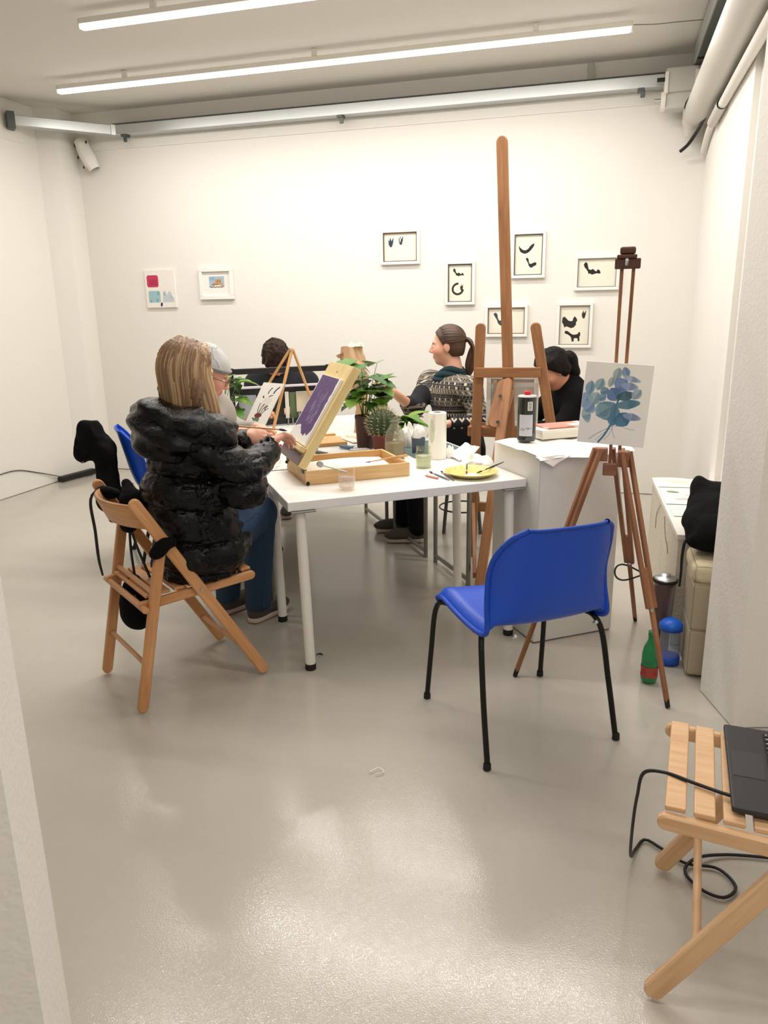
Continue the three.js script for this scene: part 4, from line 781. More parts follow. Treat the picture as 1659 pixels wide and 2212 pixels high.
{
  const t = thing('orchid_sketch', 'narrow white board with a sketched plant in a brown pot on the small easel', 'painting', TP(.16, .775, 1.6), TH);
  const A = TP(.115, .778, 1.68), Bq = TP(.208, .776, 1.55), up = TP(.245, 1.035, 1.64).sub(A);
  const tex = canvasTex(128, 256, (x, w, h) => { x.fillStyle = '#f4f2ea'; x.fillRect(0, 0, w, h); x.fillStyle = '#6d7f66'; x.beginPath(); x.ellipse(58, 212, 18, 24, 0, 0, 7); x.fill(); x.fillStyle = '#7a3a28'; x.beginPath(); x.ellipse(58, 184, 22, 13, 0, 0, 7); x.fill(); x.strokeStyle = '#2c2a2e'; x.lineCap = 'round'; for (const [a, b, c, d, l] of [[50, 176, 40, 116, 4], [56, 172, 66, 120, 5], [66, 176, 84, 126, 4], [72, 180, 100, 140, 4], [84, 150, 92, 128, 5], [60, 60, 70, 28, 5], [92, 56, 110, 22, 7], [74, 78, 90, 68, 5], [44, 84, 40, 76, 6], [40, 206, 34, 200, 5], [92, 226, 84, 236, 4]]) { x.lineWidth = l; x.beginPath(); x.moveTo(a, b); x.quadraticCurveTo((a + c) / 2 - 8, (b + d) / 2, c, d); x.stroke(); } x.strokeStyle = '#c9a48a'; x.lineWidth = 2; for (let i = 0; i < 5; i++) { x.beginPath(); x.moveTo(56 + i * 4, 150); x.quadraticCurveTo(40 + i * 14, 120, 60 + i * 9, 84); x.stroke(); } });
  wpart(t, 'board', sheet((s, q) => A.clone().lerp(Bq, s).addScaledVector(up, q), 1, 1, .006), std(0xffffff, .8, { map: tex }));
}
{ // black rack stand
  const t = thing('display_rack', 'black rectangular metal rack standing across the far table', 'rack', TP(.43, T2, 2.06), TH), m = std(0x0f0f12, .45), v = 2.06, Y = V3(0, 1, 0);
  wpart(t, 'post', tbox(.105, .135, T2 + .001, 1.09, v - .014, v + .014, .003), m);
  wpart(t, 'post', tbox(.735, .765, T2 + .001, 1.09, v - .014, v + .014, .003), m);
  wpart(t, 'middle_post', tbox(.385, .445, T2 + .03, .95, v - .01, v + .01, .003), m);
  wpart(t, 'top_rail', tbox(.135, .735, 1.05, 1.085, v - .014, v + .014, .003), m);
  wpart(t, 'middle_rail', tbox(.135, .735, .925, .96, v - .014, v + .014, .003), m);
  wpart(t, 'bottom_rail', tbox(.135, .735, T2 + .006, T2 + .045, v - .014, v + .014, .003), m);
  wpart(t, 'ledge', tbox(.14, .735, .96, .972, v - .03, v + .016, .002), std(0xcfc7cf, .5));
}
for (const [u0, u1, y0, y1, c, lab] of [[.155, .265, .755, .92, 0x8b9092, 'grey sheet leaning in the left bay of the black rack'], [.45, .475, .76, .93, 0xd9d5cb, 'narrow pale strip beside the middle post of the black rack'], [.48, .56, .76, .925, 0x4d5a3c, 'dark green print leaning in the right bay of the black rack'], [.52, .66, .80, .93, 0xb9ad98, 'beige printed card in front of the dark green print']]) {
  const vv = lab.includes('beige') ? 2.02 : 2.035;
  const t = thing('leaning_sheet', lab, 'paper', TP((u0 + u1) / 2, y0, vv), TH);
  const tex = dataTex(64, (u, v) => { const n = vnoise(u * 8, v * 8, c % 17, 8, 8), col = new THREE.Color(c).convertLinearToSRGB(), k = 255 * (.72 + .5 * n); return [col.r * k, col.g * k, col.b * k]; });
  wpart(t, 'sheet', tbox(u0, u1, y0, y1, vv - .003, vv + .003, .001), std(0xffffff, .8, { map: tex }));
  wpart(t, 'support', tbox(u0 + .01, u0 + .02, T2 + .001, y0 + .004, vv - .003, vv + .003, .001), M.greySteel);
}
{
  const c = TP(.03, T2 + .001, 1.84), t = thing('potted_plant', 'bright green leafy plant in a pale pot beside the beanie wearer', 'plant', c);
  const pot = part(t, 'pot', lathe([[0, 0], [.035, 0], [.048, .09], [.044, .09], [0, .08]], 24), std(0xd8cdbb, .6));
  part(pot, 'soil', lathe([[.044, .082], [0, .085]], 16), std(0x2a2018, .95));
  seed = 44;
  for (let i = 0; i < 20; i++) { const a = i * 2.4, r = .03 + .07 * rnd(), h = .04 + .22 * rnd(), tip = V3(r * Math.cos(a) + .01, .09 + h, r * Math.sin(a)); part(t, 'stem', taper([V3(0, .08, 0), V3(tip.x * .5, .08 + h * .6, tip.z * .5), tip], [.003, .002, .0014], 8, 5), greens[2]);
    part(t, 'leaf', leafGeo(tip, V3(Math.cos(a + .3), rr(-.3, .5), Math.sin(a + .3)), V3(0, 1, 0), rr(.10, .14), rr(.10, .13), rr(.2, .6), true), greens[(i + 2) % 3]); }
}
{ // kraft paper sleeve
  const c = TP(.80, T2 + .001, 1.56), t = thing('kraft_sleeve', 'tall crumpled kraft paper sleeve rising behind the potted plant', 'paper sleeve', c);
  const m = std(0xc9a681, .8, { side: THREE.DoubleSide });
  part(t, 'sleeve', sheet((a, q) => { const an = a * 6.283, r = (.035 + .03 * smooth(.25, .8, q) - .012 * smooth(.85, 1, q)) * (.7 + .6 * vnoise(Math.cos(an) * 3 + 3, Math.sin(an) * 3 + 8, q * 9)); return V3(r * Math.cos(an) - .02 * q + .02 * Math.sin(q * 5), q * .50 + (q > .95 ? .012 * vnoise(an * 3, 2, 5) : 0), r * Math.sin(an)); }, 40, 30, .001), m);
  part(t, 'folded_rim', sheet((a, q) => { const an = a * 6.283, r = (.05 - .03 * q) * (.85 + .35 * vnoise(Math.cos(an) * 3 + 1, Math.sin(an) * 3, 4)); return V3(r * Math.cos(an) - .02, .50 + .022 * q + .012 * vnoise(an * 2, q * 3, 2), r * Math.sin(an)); }, 40, 5, .001), std(0xe8d5b6, .8, { side: THREE.DoubleSide }));
  part(t, 'flap', sheet((s, q) => V3(-.055 - .075 * s, .475 - .02 * s * s + .01 * q - .03 * q, .02 - .05 * q + .01 * s), 8, 5, .001), m);
  for (const [el, l] of [[.12, .085], [-.5, .075]]) part(t, 'dry_leaf', leafGeo(V3(.02, .40, .015), V3(.8, el, .05), V3(0, 1, 0), l, .022, .15, false), std(0x7d7d5c, .7));
}
// brushes, tubes and palettes lying about behind the sketch box
seed = 77;
{
  const cols = [0x6a6d70, 0xc8c4ba, 0xe6d24a, 0x7d8a6d, 0x4f5356, 0xd8d6d0, 0xb2653e, 0x5a7690];
  const words = ['dark grey', 'pale beige', 'bright yellow', 'dull green', 'charcoal', 'white', 'rust brown', 'slate blue'];
  for (let i = 0; i < 8; i++) {
    const u = .36 + .17 * (i % 2) * 1 + .03 * (i % 3), v = .72 + .11 * Math.floor(i / 2), a = TP(u, T2 + .012, v), an = rr(-1, 1), d = V3(Math.cos(an), 0, Math.sin(an)).multiplyScalar(.045), b = a.clone().add(d);
    const t = thing('paint_tube', `${words[i]} paint tube lying on the table behind the sketch box`, 'paint tube', a);
    wpart(t, 'tube_body', [taper([a.clone().sub(d), a, b], [.009, .011, .0105], 8, 10)], std(cols[i], .45));
    wpart(t, 'tube_cap', rod(b, b.clone().add(d.clone().multiplyScalar(.3)), .0065, .0065, 10), M.white);
    wpart(t, 'crimp', bar(a.clone().sub(d), a.clone().addScaledVector(d, -1.25), .022, .003, V3(0, 1, 0).cross(d).normalize(), .001), M.steel);
  }
}
flatPainting('white sheet with green and grey scribbles on the table behind the sketch box', [TP(.04, 0, .66).toArray(), TP(.30, 0, .66).toArray(), TP(.30, 0, .98).toArray(), TP(.04, 0, .98).toArray()], T2 + .002, (x, w, h) => { x.fillStyle = '#e9e6dc'; x.fillRect(0, 0, w, h); for (let i = 0; i < 26; i++) { x.globalAlpha = .6; x.strokeStyle = ['#9b9a92', '#b9a94e', '#6e7a72', '#c9c0ae'][i % 4]; x.lineWidth = 3; x.beginPath(); x.moveTo(hash(i, 1, 6) * w, hash(i, 2, 6) * h); x.lineTo(hash(i, 3, 6) * w, hash(i, 4, 6) * h); x.stroke(); } });
flatPainting('pale sheet with brown wash on the middle table', [TP(.64, 0, 1.2).toArray(), TP(.76, 0, 1.18).toArray(), TP(.74, 0, 1.44).toArray(), TP(.62, 0, 1.44).toArray()], T2 + .002, (x, w, h) => { x.fillStyle = '#e6d9c4'; x.fillRect(0, 0, w, h); x.globalAlpha = .5; x.fillStyle = '#b9865c'; for (let i = 0; i < 9; i++) { x.beginPath(); x.ellipse(hash(i, 1, 9) * w, hash(i, 2, 9) * h, 26, 10, i, 0, 7); x.fill(); } });
{ // wooden crate board at the back
  const t = thing('wood_panel', 'light wooden board lying flat under the plants on the middle table', 'board', TP(.46, T2, 1.3), TH);
  wpart(t, 'board', tbox(.36, .60, T2 + .001, T2 + .02, 1.17, 1.44, .003), M.miniEasel);
  wpart(t, 'batten', tbox(.36, .60, T2 + .02, T2 + .03, 1.40, 1.43, .002), M.miniEasel);
}

// ================================================================ people
function frame(f, up = V3(0, 1, 0)) { const F = f.clone().normalize(), R = F.clone().cross(up).normalize(), U = R.clone().cross(F); return { F, R, U }; }
const toW = (c, fr) => (x, y, z) => c.clone().addScaledVector(fr.R, x).addScaledVector(fr.U, y).addScaledVector(fr.F, z);
const loc = (c, fr, x, y, z) => { const p = V3(x - c.x, y - c.y, z - c.z); return [p.dot(fr.R), p.dot(fr.U), p.dot(fr.F)]; };
function headGeo(c, fr, neck, tone) {
  const L = toW(c, fr), ax = [fr.R, fr.U, fr.F], e = (x, y, z, r, k) => { const p = ell(L(x, y, z), r, ax); if (k) p.k = k; return p; };
  const pr = [e(0, .03, -.012, [.073, .083, .094]), e(0, -.042, .026, [.056, .074, .064]), e(0, -.092, .056, [.026, .02, .022]), e(-.034, -.028, .056, [.03, .03, .03]), e(.034, -.028, .056, [.03, .03, .03]), e(0, .022, .078, [.046, .012, .012], .02),
    { ...cone(L(0, .01, .088), L(0, -.028, .109), .0075, .0105), k: .014 }, e(.009, -.033, .099, [.008, .007, .009], .008), e(-.009, -.033, .099, [.008, .007, .009], .008), e(0, -.06, .084, [.022, .006, .011], .008), e(0, -.071, .083, [.019, .0065, .010], .008),
    e(.076, -.008, -.002, [.007, .031, .019], .012), e(-.076, -.008, -.002, [.007, .031, .019], .012), cone(L(0, -.07, -.022), neck, .05, .058)];
  const eyes = [L(.031, .002, .092), L(-.031, .002, .092)];
  const g = solid(pr, .035, .0038, (x, y, z, d) => { for (const q of eyes) { const s = .012 - Math.hypot(x - q.x, y - q.y, z - q.z); d = -smin(-d, -s, .014); } return d; }, .02);
  return tint(g, (p) => { const [x, y, z] = loc(c, fr, p.x, p.y, p.z); let col = tone.base; const ck = Math.exp(-((Math.abs(x) - .04) ** 2 + (y + .03) ** 2 + (z - .07) ** 2) / .0009); col = mix(col, tone.cheek, .6 * ck); if (z > .076 && Math.abs(x) < .024 && y < -.053 && y > -.079) col = mix(col, tone.lip, .7); if (z > .05 && Math.abs(Math.abs(x) - .031) < .016 && Math.abs(y - .021) < .004) col = mix(col, tone.brow, .8); return col; });
}
function tint(g, fn) { const p = g.attributes.position, a = new Float32Array(p.count * 3), v = V3(0, 0, 0); for (let i = 0; i < p.count; i++) { v.fromBufferAttribute(p, i); const c = fn(v); a[3 * i] = c[0]; a[3 * i + 1] = c[1]; a[3 * i + 2] = c[2]; } g.setAttribute('color', new THREE.BufferAttribute(a, 3)); return g; }
const TONE = (() => { const c = (h) => { const k = new THREE.Color(h); return [k.r, k.g, k.b]; }; return { pink: { base: c(0xdba58d), cheek: c(0xd98a7e), lip: c(0xb4605a), brow: c(0x6a4632) }, warm: { base: c(0xc98d6e), cheek: c(0xc67f6a), lip: c(0xa8604f), brow: c(0x3a261c) } }; })();
function handPrims(w, dir, palm, thumb, curl = 1.2, spread = 1) {
  const D = dir.clone().normalize(), N = palm.clone().addScaledVector(D, -palm.dot(D)).normalize(); let S = D.clone().cross(N); if (S.dot(thumb) < 0) S.negate();
  const P = (d, s, n) => w.clone().addScaledVector(D, d).addScaledVector(S, s).addScaledVector(N, n), pr = [ell(P(.045, 0, 0), [.047, .037, .0145], [D, S, N]), cone(P(-.02, 0, 0), P(.02, 0, 0), .024, .024)];
  const base = [[.029, .068], [.0095, .076], [-.0105, .070], [-.029, .056]];
  base.forEach(([s, len], i) => { let p = P(.08 - (i === 3 ? .008 : 0), s * spread, 0), a = curl * .25; const seg = [.45, .31, .24]; for (let j = 0; j < 3; j++) { a += curl / 3; const q = p.clone().addScaledVector(D, Math.cos(a) * len * seg[j]).addScaledVector(N, Math.sin(a) * len * seg[j]).addScaledVector(S, (s > 0 ? 1 : -1) * .001); const c = cone(p, q, .0086 - .0008 * j, .0078 - .0008 * j); c.k = .006; pr.push(c); p = q; } });
  const t0 = P(.02, .03, .006), t1 = P(.05, .05, .022), t2 = P(.078, .044, .036); for (const [a, b, ra, rb] of [[t0, t1, .0115, .0098], [t1, t2, .0098, .0078]]) { const c = cone(a, b, ra, rb); c.k = .008; pr.push(c); }
  return pr;
}
const skinParts = (list, tone) => { const gs = list.map((g) => { if (!g.attributes.color) tint(g, () => tone.base); return g; }); return mergeGeometries(gs); };
function boxUV(g, s = 1) { const n = prep(g); return uvBox(n, s); }
function eyesOf(t, body, c, fr, iris = 0x4a5a4a, shut = 0) {
  const L = toW(c, fr); for (const s of [-1, 1]) { const q = L(s * .031, .0005, .0785), e = wpart(t, 'eye', uvBox(prep(new THREE.SphereGeometry(.0115, 16, 12))).translate(q.x, q.y, q.z), std(0xe9e2da, .25), body); const i = L(s * .031, .0, .0855); wpart(t, 'iris', uvBox(prep(new THREE.SphereGeometry(.0052, 10, 8))).translate(i.x, i.y, i.z), std(iris, .2), body); }
}
function shoe(t, heel, toe, mat, sole) {
  const d = toe.clone().sub(heel), L = d.length(); d.normalize(); const s = V3(0, 1, 0).cross(d), P = (a, y) => heel.clone().addScaledVector(d, a * L).setY(y);
  const up = wpart(t, 'shoe', solid([ell(P(.2, .055), [.05, .05, .038], [d, V3(0, 1, 0), s]), ell(P(.5, .05), [.09, .038, .04], [d, V3(0, 1, 0), s]), ell(P(.8, .042), [.06, .026, .042], [d, V3(0, 1, 0), s])], .04, .007, (x, y, z, q) => Math.max(q, .024 - y)), mat);
  wpart(t, 'sole', solid([cone(P(.16, .016), P(.82, .016), .037, .042)], .01, .006, (x, y, z, q) => Math.max(q, .003 - y, y - .027)), sole, up); return up;
}
const locks = (paths, rad, n = 14) => join(paths.map(([pts, k]) => taper(pts, rad.map((r) => r * k), n, 6)));
// hair cap: skull shape pushed out, cut along a hairline
function hairCap(c, fr, grow, cut, cell = .006, rough = .006, extraPr = []) {
  const ax = [fr.R, fr.U, fr.F], L = toW(c, fr), pr = [ell(L(0, .032, -.014), [.073 + grow, .083 + grow, .094 + grow], ax), ell(L(0, -.03, -.045), [.06 + grow * .8, .06, .055 + grow * .6], ax), ...extraPr];
  return solid(pr, .03, cell, (x, y, z, d) => { const [a, b, e] = loc(c, fr, x, y, z); const st = rough * (fbm(a * 55 + 9, b * 16, e * 30 + 3, 3) - .5) * 2; return Math.max(d + st, cut(a, b, e)); });
}
const M2 = {};
M2.puffer = new THREE.MeshPhysicalMaterial({ color: 0x040405, roughness: .12, ior: 1.33, bumpMap: bumpOf(7), bumpScale: .0012 });
M2.jeans = std(0x1c3a58, .85, { bumpMap: bumpOf(20), bumpScale: .0008 });
M2.darkJeans = new THREE.MeshPhysicalMaterial({ color: 0x0c0d11, roughness: .9, specularIntensity: .4 });
M2.shoe = std(0x4a4640, .8); M2.soleW = std(0xcdb9ae, .6);
const up = V3(0, 1, 0);

// ---------------------------------------------------------------- 1: blonde painter in the black puffer coat
{
  const t = thing('person', 'blonde long-haired person in shiny black puffer coat painting at the table', 'person', V3(-1.5, .44, -2.55));
  const hc = V3(-1.512, 1.226, -2.572), hf = frame(V3(.62, -.32, -.72)), neck = V3(-1.535, 1.07, -2.55);
  const hipR = V3(-1.435, .535, -2.53), hipL = V3(-1.57, .535, -2.60), knR = V3(-1.43, .585, -2.94), knL = V3(-1.60, .565, -3.0), anR = V3(-1.535, .09, -3.08), anL = V3(-1.725, .09, -3.14);
  const shR = V3(-1.385, 1.01, -2.47), shL = V3(-1.65, 1.0, -2.625), elR = V3(-1.275, .815, -2.50), wrR = V3(-1.232, .945, -2.655), elL = V3(-1.52, .80, -2.86), wrL = V3(-1.405, .945, -2.80);
  const bodyPr = [cone(hipR, knR, .08, .055), cone(hipL, knL, .08, .055), cone(knR, anR, .052, .035), cone(knL, anL, .052, .035), cone([-1.5, .56, -2.56], [-1.52, .95, -2.55], .12, .115), cone(shR, shL, .055, .055), cone(shR, elR, .042, .036), cone(elR, wrR, .036, .024), cone(shL, elL, .042, .036), cone(elL, wrL, .036, .024), cone([-1.525, .98, -2.55], neck, .07, .05)];
  const hR = handPrims(wrR, V3(.30, .35, -.9), V3(.45, -.75, -.2), V3(-.4, .6, .2), 1.5), hL = handPrims(wrL, V3(.92, .1, -.2), V3(.1, -.6, -.75), V3(.1, .9, .2), 1.4);
  const body = wpart(t, 'body', skinParts([solid(bodyPr, .04, .012), headGeo(hc, hf, neck, TONE.pink), solid(hR, .012, .0032), solid(hL, .012, .0032)], TONE.pink), M.skin);
  eyesOf(t, body, hc, hf);
  // coat
  const cp = [cone([-1.5, .545, -2.52], [-1.515, .78, -2.52], .165, .165), cone([-1.515, .78, -2.52], [-1.52, .96, -2.545], .165, .14), cone(shR.clone().add(V3(-.02, -.015, 0)), shL, .085, .085), cone(hipR.clone().add(V3(.0, -.0, -.02)), V3(-1.445, .545, -2.66), .11, .098), cone(hipL, V3(-1.55, .545, -2.74), .115, .10),
    cone(shR, elR, .083, .078), cone(elR, wrR.clone().lerp(elR, .12), .078, .052), cone(shL, elL, .083, .075), cone(elL, wrL.clone().lerp(elL, .12), .075, .05)];
  const baffle = (x, y, z, d) => {
    const s = Math.abs(Math.sin(Math.PI * (y - .474 + .02 * Math.sin(x * 9)) / .128));
    let q = d - .028 * Math.pow(s, .5) + .018;
    q += .010 * (fbm(x * 19 + y * 9, y * 30, z * 19 - y * 8, 3) - .45) + .009 * (1 - Math.abs(2 * vnoise(x * 34 + 3, y * 44, z * 34) - 1)) - .003;
    return Math.max(q, .446 - y);
  };
  wpart(t, 'puffer_coat', boxUV(solid(cp, .045, .0068, baffle, .05)), M2.puffer, t, 'shiny black quilted puffer coat');
  // hood folded down behind the neck
  const hp = [cone([-1.42, 1.035, -2.44], [-1.60, 1.045, -2.46], .075, .08), cone([-1.60, 1.045, -2.46], [-1.69, 1.06, -2.58], .08, .07), cone([-1.42, 1.035, -2.44], [-1.37, 1.015, -2.56], .07, .05), cone([-1.57, .985, -2.41], [-1.49, .99, -2.40], .07, .07)];
  wpart(t, 'hood', boxUV(solid(hp, .05, .0068, (x, y, z, d) => d + .022 * (fbm(x * 15, y * 24, z * 15, 3) - .45) + .009 * Math.sin((y + .35 * x) * 75))), M2.puffer, t, 'folded black hood');
  wpart(t, 'cuff', join([solid([cone(wrR.clone().lerp(elR, .17), wrR.clone().lerp(elR, .02), .042, .036)], .01, .006, (x, y, z, d) => d + .006 * Math.sin(x * 160) * Math.sin(z * 130)), solid([cone(wrL.clone().lerp(elL, .17), wrL.clone().lerp(elL, .04), .042, .036)], .01, .006)]), M2.puffer);
  // jeans and shoes
  wpart(t, 'jeans', boxUV(solid([cone(hipR, knR, .08, .072), cone(hipL, knL, .08, .072), cone(knR, anR, .072, .06), cone(knL, anL, .072, .058), cone(hipR, hipL, .09, .09)], .03, .009, (x, y, z, d) => Math.max(d + .008 * (fbm(x * 18, y * 30, z * 18, 2) - .4), .07 - y))), M2.jeans);
  shoe(t, V3(-1.565, 0, -3.035), V3(-1.475, 0, -3.28), M2.shoe, M2.soleW); shoe(t, V3(-1.755, 0, -3.095), V3(-1.645, 0, -3.33), M2.shoe, M2.soleW);
  // long straight hair falling to the hood
  const ax = [hf.R, hf.U, hf.F], H = toW(hc, hf), hairM = [0xa5845f, 0x84664a, 0xbb9a74].map((c) => std(c, .42));
  wpart(t, 'hair', solid([ell(H(0, .035, -.014), [.083, .091, .103], ax), cone([-1.54, 1.17, -2.55], [-1.54, 1.10, -2.545], .075, .068), cone([-1.455, 1.18, -2.53], [-1.43, 1.08, -2.53], .035, .035)], .04, .006, (x, y, z, d) => { const [a, b, e] = loc(hc, hf, x, y, z); return Math.max(d + .005 * Math.sin(Math.atan2(a, -e) * 40 + y * 14) * .8, e - .052 - .2 * b); }), hairM[1]);
  seed = 91; const sets = [[], [], []];
  for (let i = 0; i < 230; i++) {
    const ang = -2.55 + 5.1 * (i + rnd() * .6) / 230, sx = Math.sin(ang), sz = -Math.cos(ang);       // 0 is the back of the head
    const r = .004 + .03 * rnd(), top = H(sx * .006, .121, .05 - .11 * rnd());
    const crown = H(sx * .06, .09, sz * .074 - .012), mid = H(sx * .085, .01, sz * .1 - .012);
    const front = smooth(1.2, 2.4, Math.abs(ang)), drop = V3(mid.x, 0, mid.z), toward = V3(hc.x, 0, hc.z), inn = .0 + .12 * rnd();
    const rside = sx > 0 ? 1 : 0, lowY = 1.065 - .05 * rnd() - front * rside * .07;
    const low = drop.clone().lerp(toward, inn).setY(1.13), end = drop.clone().lerp(toward, inn * 1.35).setY(lowY);
    if (front * rside > .3) { end.add(V3(.045, 0, -.0)); low.add(V3(.022, 0, 0)); }
    sets[Math.floor(rnd() * 3)].push([[top, crown, mid, low, end], .8 + .5 * rnd()]);
  }
  sets.forEach((s, i) => wpart(t, 'hair_locks', locks(s, [.004, .0062, .0072, .0068, .0022], 18), hairM[i]));
}
{
  const t = thing('paint_brush', 'pale brush held by the blonde painter against the purple sheet', 'brush', V3(-1.30, .98, -2.74));
  wpart(t, 'handle', rod(V3(-1.40, 1.003, -2.72), V3(-1.205, .998, -2.70), .0035, .003, 8), M.miniEasel);
  wpart(t, 'bristles', taper([[-1.205, .998, -2.70], [-1.185, .996, -2.698], [-1.172, .994, -2.697]], [.004, .005, .001], 6, 8), std(0x3b2650, .7));
}

// ---------------------------------------------------------------- 2: person with grey beanie and glasses
{
  const t = thing('person', 'person in grey knit beanie and glasses leaning over the left table edge', 'person', TP(-.3, .44, 1.6));
  const hc = V3(-1.932, 1.135, -3.50), hf = frame(V3(.82, -.42, -.25)), neck = V3(-2.01, 1.0, -3.555);
  const pel = TP(-.30, .53, 1.70), chest = V3(-2.02, .90, -3.6), R = V3(.52, 0, .80);
  const shR = chest.clone().addScaledVector(R, .17).add(V3(0, .02, 0)), shL = chest.clone().addScaledVector(R, -.17).add(V3(0, .02, 0));
  const elR = V3(-1.86, .78, -3.33), wrR = V3(-1.76, .85, -3.42), elL = V3(-1.98, .79, -3.86), wrL = V3(-1.78, .83, -3.72);
  const kR = TP(.12, .54, 1.58), kL = TP(.12, .54, 1.80), aR = TP(.08, .09, 1.57), aL = TP(.07, .09, 1.82);
  const hipR = pel.clone().addScaledVector(R, .09), hipL = pel.clone().addScaledVector(R, -.09);
  const pr = [cone(pel, chest, .12, .12), cone(shR, shL, .055, .055), cone(shR, elR, .042, .036), cone(elR, wrR, .034, .025), cone(shL, elL, .042, .036), cone(elL, wrL, .034, .025), cone(hipR, kR, .075, .052), cone(hipL, kL, .075, .052), cone(kR, aR, .05, .035), cone(kL, aL, .05, .035), cone(chest, neck, .08, .05)];
  const body = wpart(t, 'body', skinParts([solid(pr, .04, .014), headGeo(hc, hf, neck, TONE.pink), solid(handPrims(wrR, V3(.7, .2, -.4), V3(.2, -.8, .2), V3(0, .5, -.8), 1.3), .012, .004), solid(handPrims(wrL, V3(.8, -.1, .2), V3(0, -.8, .3), V3(0, .4, .8), 1.3), .012, .004)], TONE.pink), M.skin);
  eyesOf(t, body, hc, hf, 0x5a4632);
  wpart(t, 'pullover', boxUV(solid([cone(pel, chest, .165, .155), cone(shR, shL, .075, .075), cone(shR, elR, .062, .055), cone(elR, wrR.clone().lerp(elR, .2), .052, .04), cone(shL, elL, .062, .055), cone(elL, wrL.clone().lerp(elL, .2), .052, .04), cone(chest, neck.clone().lerp(chest, .2), .1, .07)], .04, .011)), std(0x98918a, .9), t, 'grey pullover');
  wpart(t, 'trousers', boxUV(solid([cone(hipR, kR, .095, .07), cone(hipL, kL, .095, .07), cone(kR, aR, .068, .055), cone(kL, aL, .068, .055), cone(hipR, hipL, .11, .11)], .03, .012)), M2.darkJeans);
  shoe(t, TP(.03, 0, 1.57), TP(.28, 0, 1.55), M2.shoe, M2.soleW); shoe(t, TP(.02, 0, 1.82), TP(.27, 0, 1.84), M2.shoe, M2.soleW);
  const bm = std(0xb9b9b7, .95, { bumpMap: bumpOf(8), bumpScale: .002 });
  const cap = (a, b, e) => -(b - .03 - .14 * e * .2);
  const hat = wpart(t, 'beanie', boxUV(hairCap(hc, hf, .016, (a, b, e) => .028 - b + .12 * e, .0055, .003, [ell(toW(hc, hf)(0, .10, -.04), [.06, .045, .06], [hf.R, hf.U, hf.F])])), bm, t, 'grey knit beanie');
  const H = toW(hc, hf), ring = Array.from({ length: 25 }, (_, i) => { const a = i / 24 * 6.2832; return H(.087 * Math.sin(a), .044 + .118 * (.092 * Math.cos(a) - .012), .106 * Math.cos(a) - .013); });
  wpart(t, 'beanie_cuff', taper(ring, [.009, .009], 60, 10), bm, hat);
  const gl = std(0x6a4a30, .3);
  const rim = (s) => tube(Array.from({ length: 17 }, (_, i) => { const a = i / 16 * 6.2832; return H(s * .033 + .024 * Math.cos(a), -.002 + .019 * Math.sin(a), .103); }), .0018, 32, 6);
  const g = wpart(t, 'glasses', [rim(1), rim(-1), tube([H(-.009, .003, .104), H(0, .006, .108), H(.009, .003, .104)], .0016, 6, 6), tube([H(.057, .004, .102), H(.075, .004, .06), H(.08, .0, 0)], .0018, 8, 6), tube([H(-.057, .004, .102), H(-.075, .004, .06), H(-.08, .0, 0)], .0018, 8, 6)], gl);
  for (const s of [-1, 1]) wpart(t, 'lens', sheet((a, q) => H(s * .033 + .023 * q * Math.cos(a * 6.2832), -.002 + .018 * q * Math.sin(a * 6.2832), .103), 20, 2), M.glass, g);
}

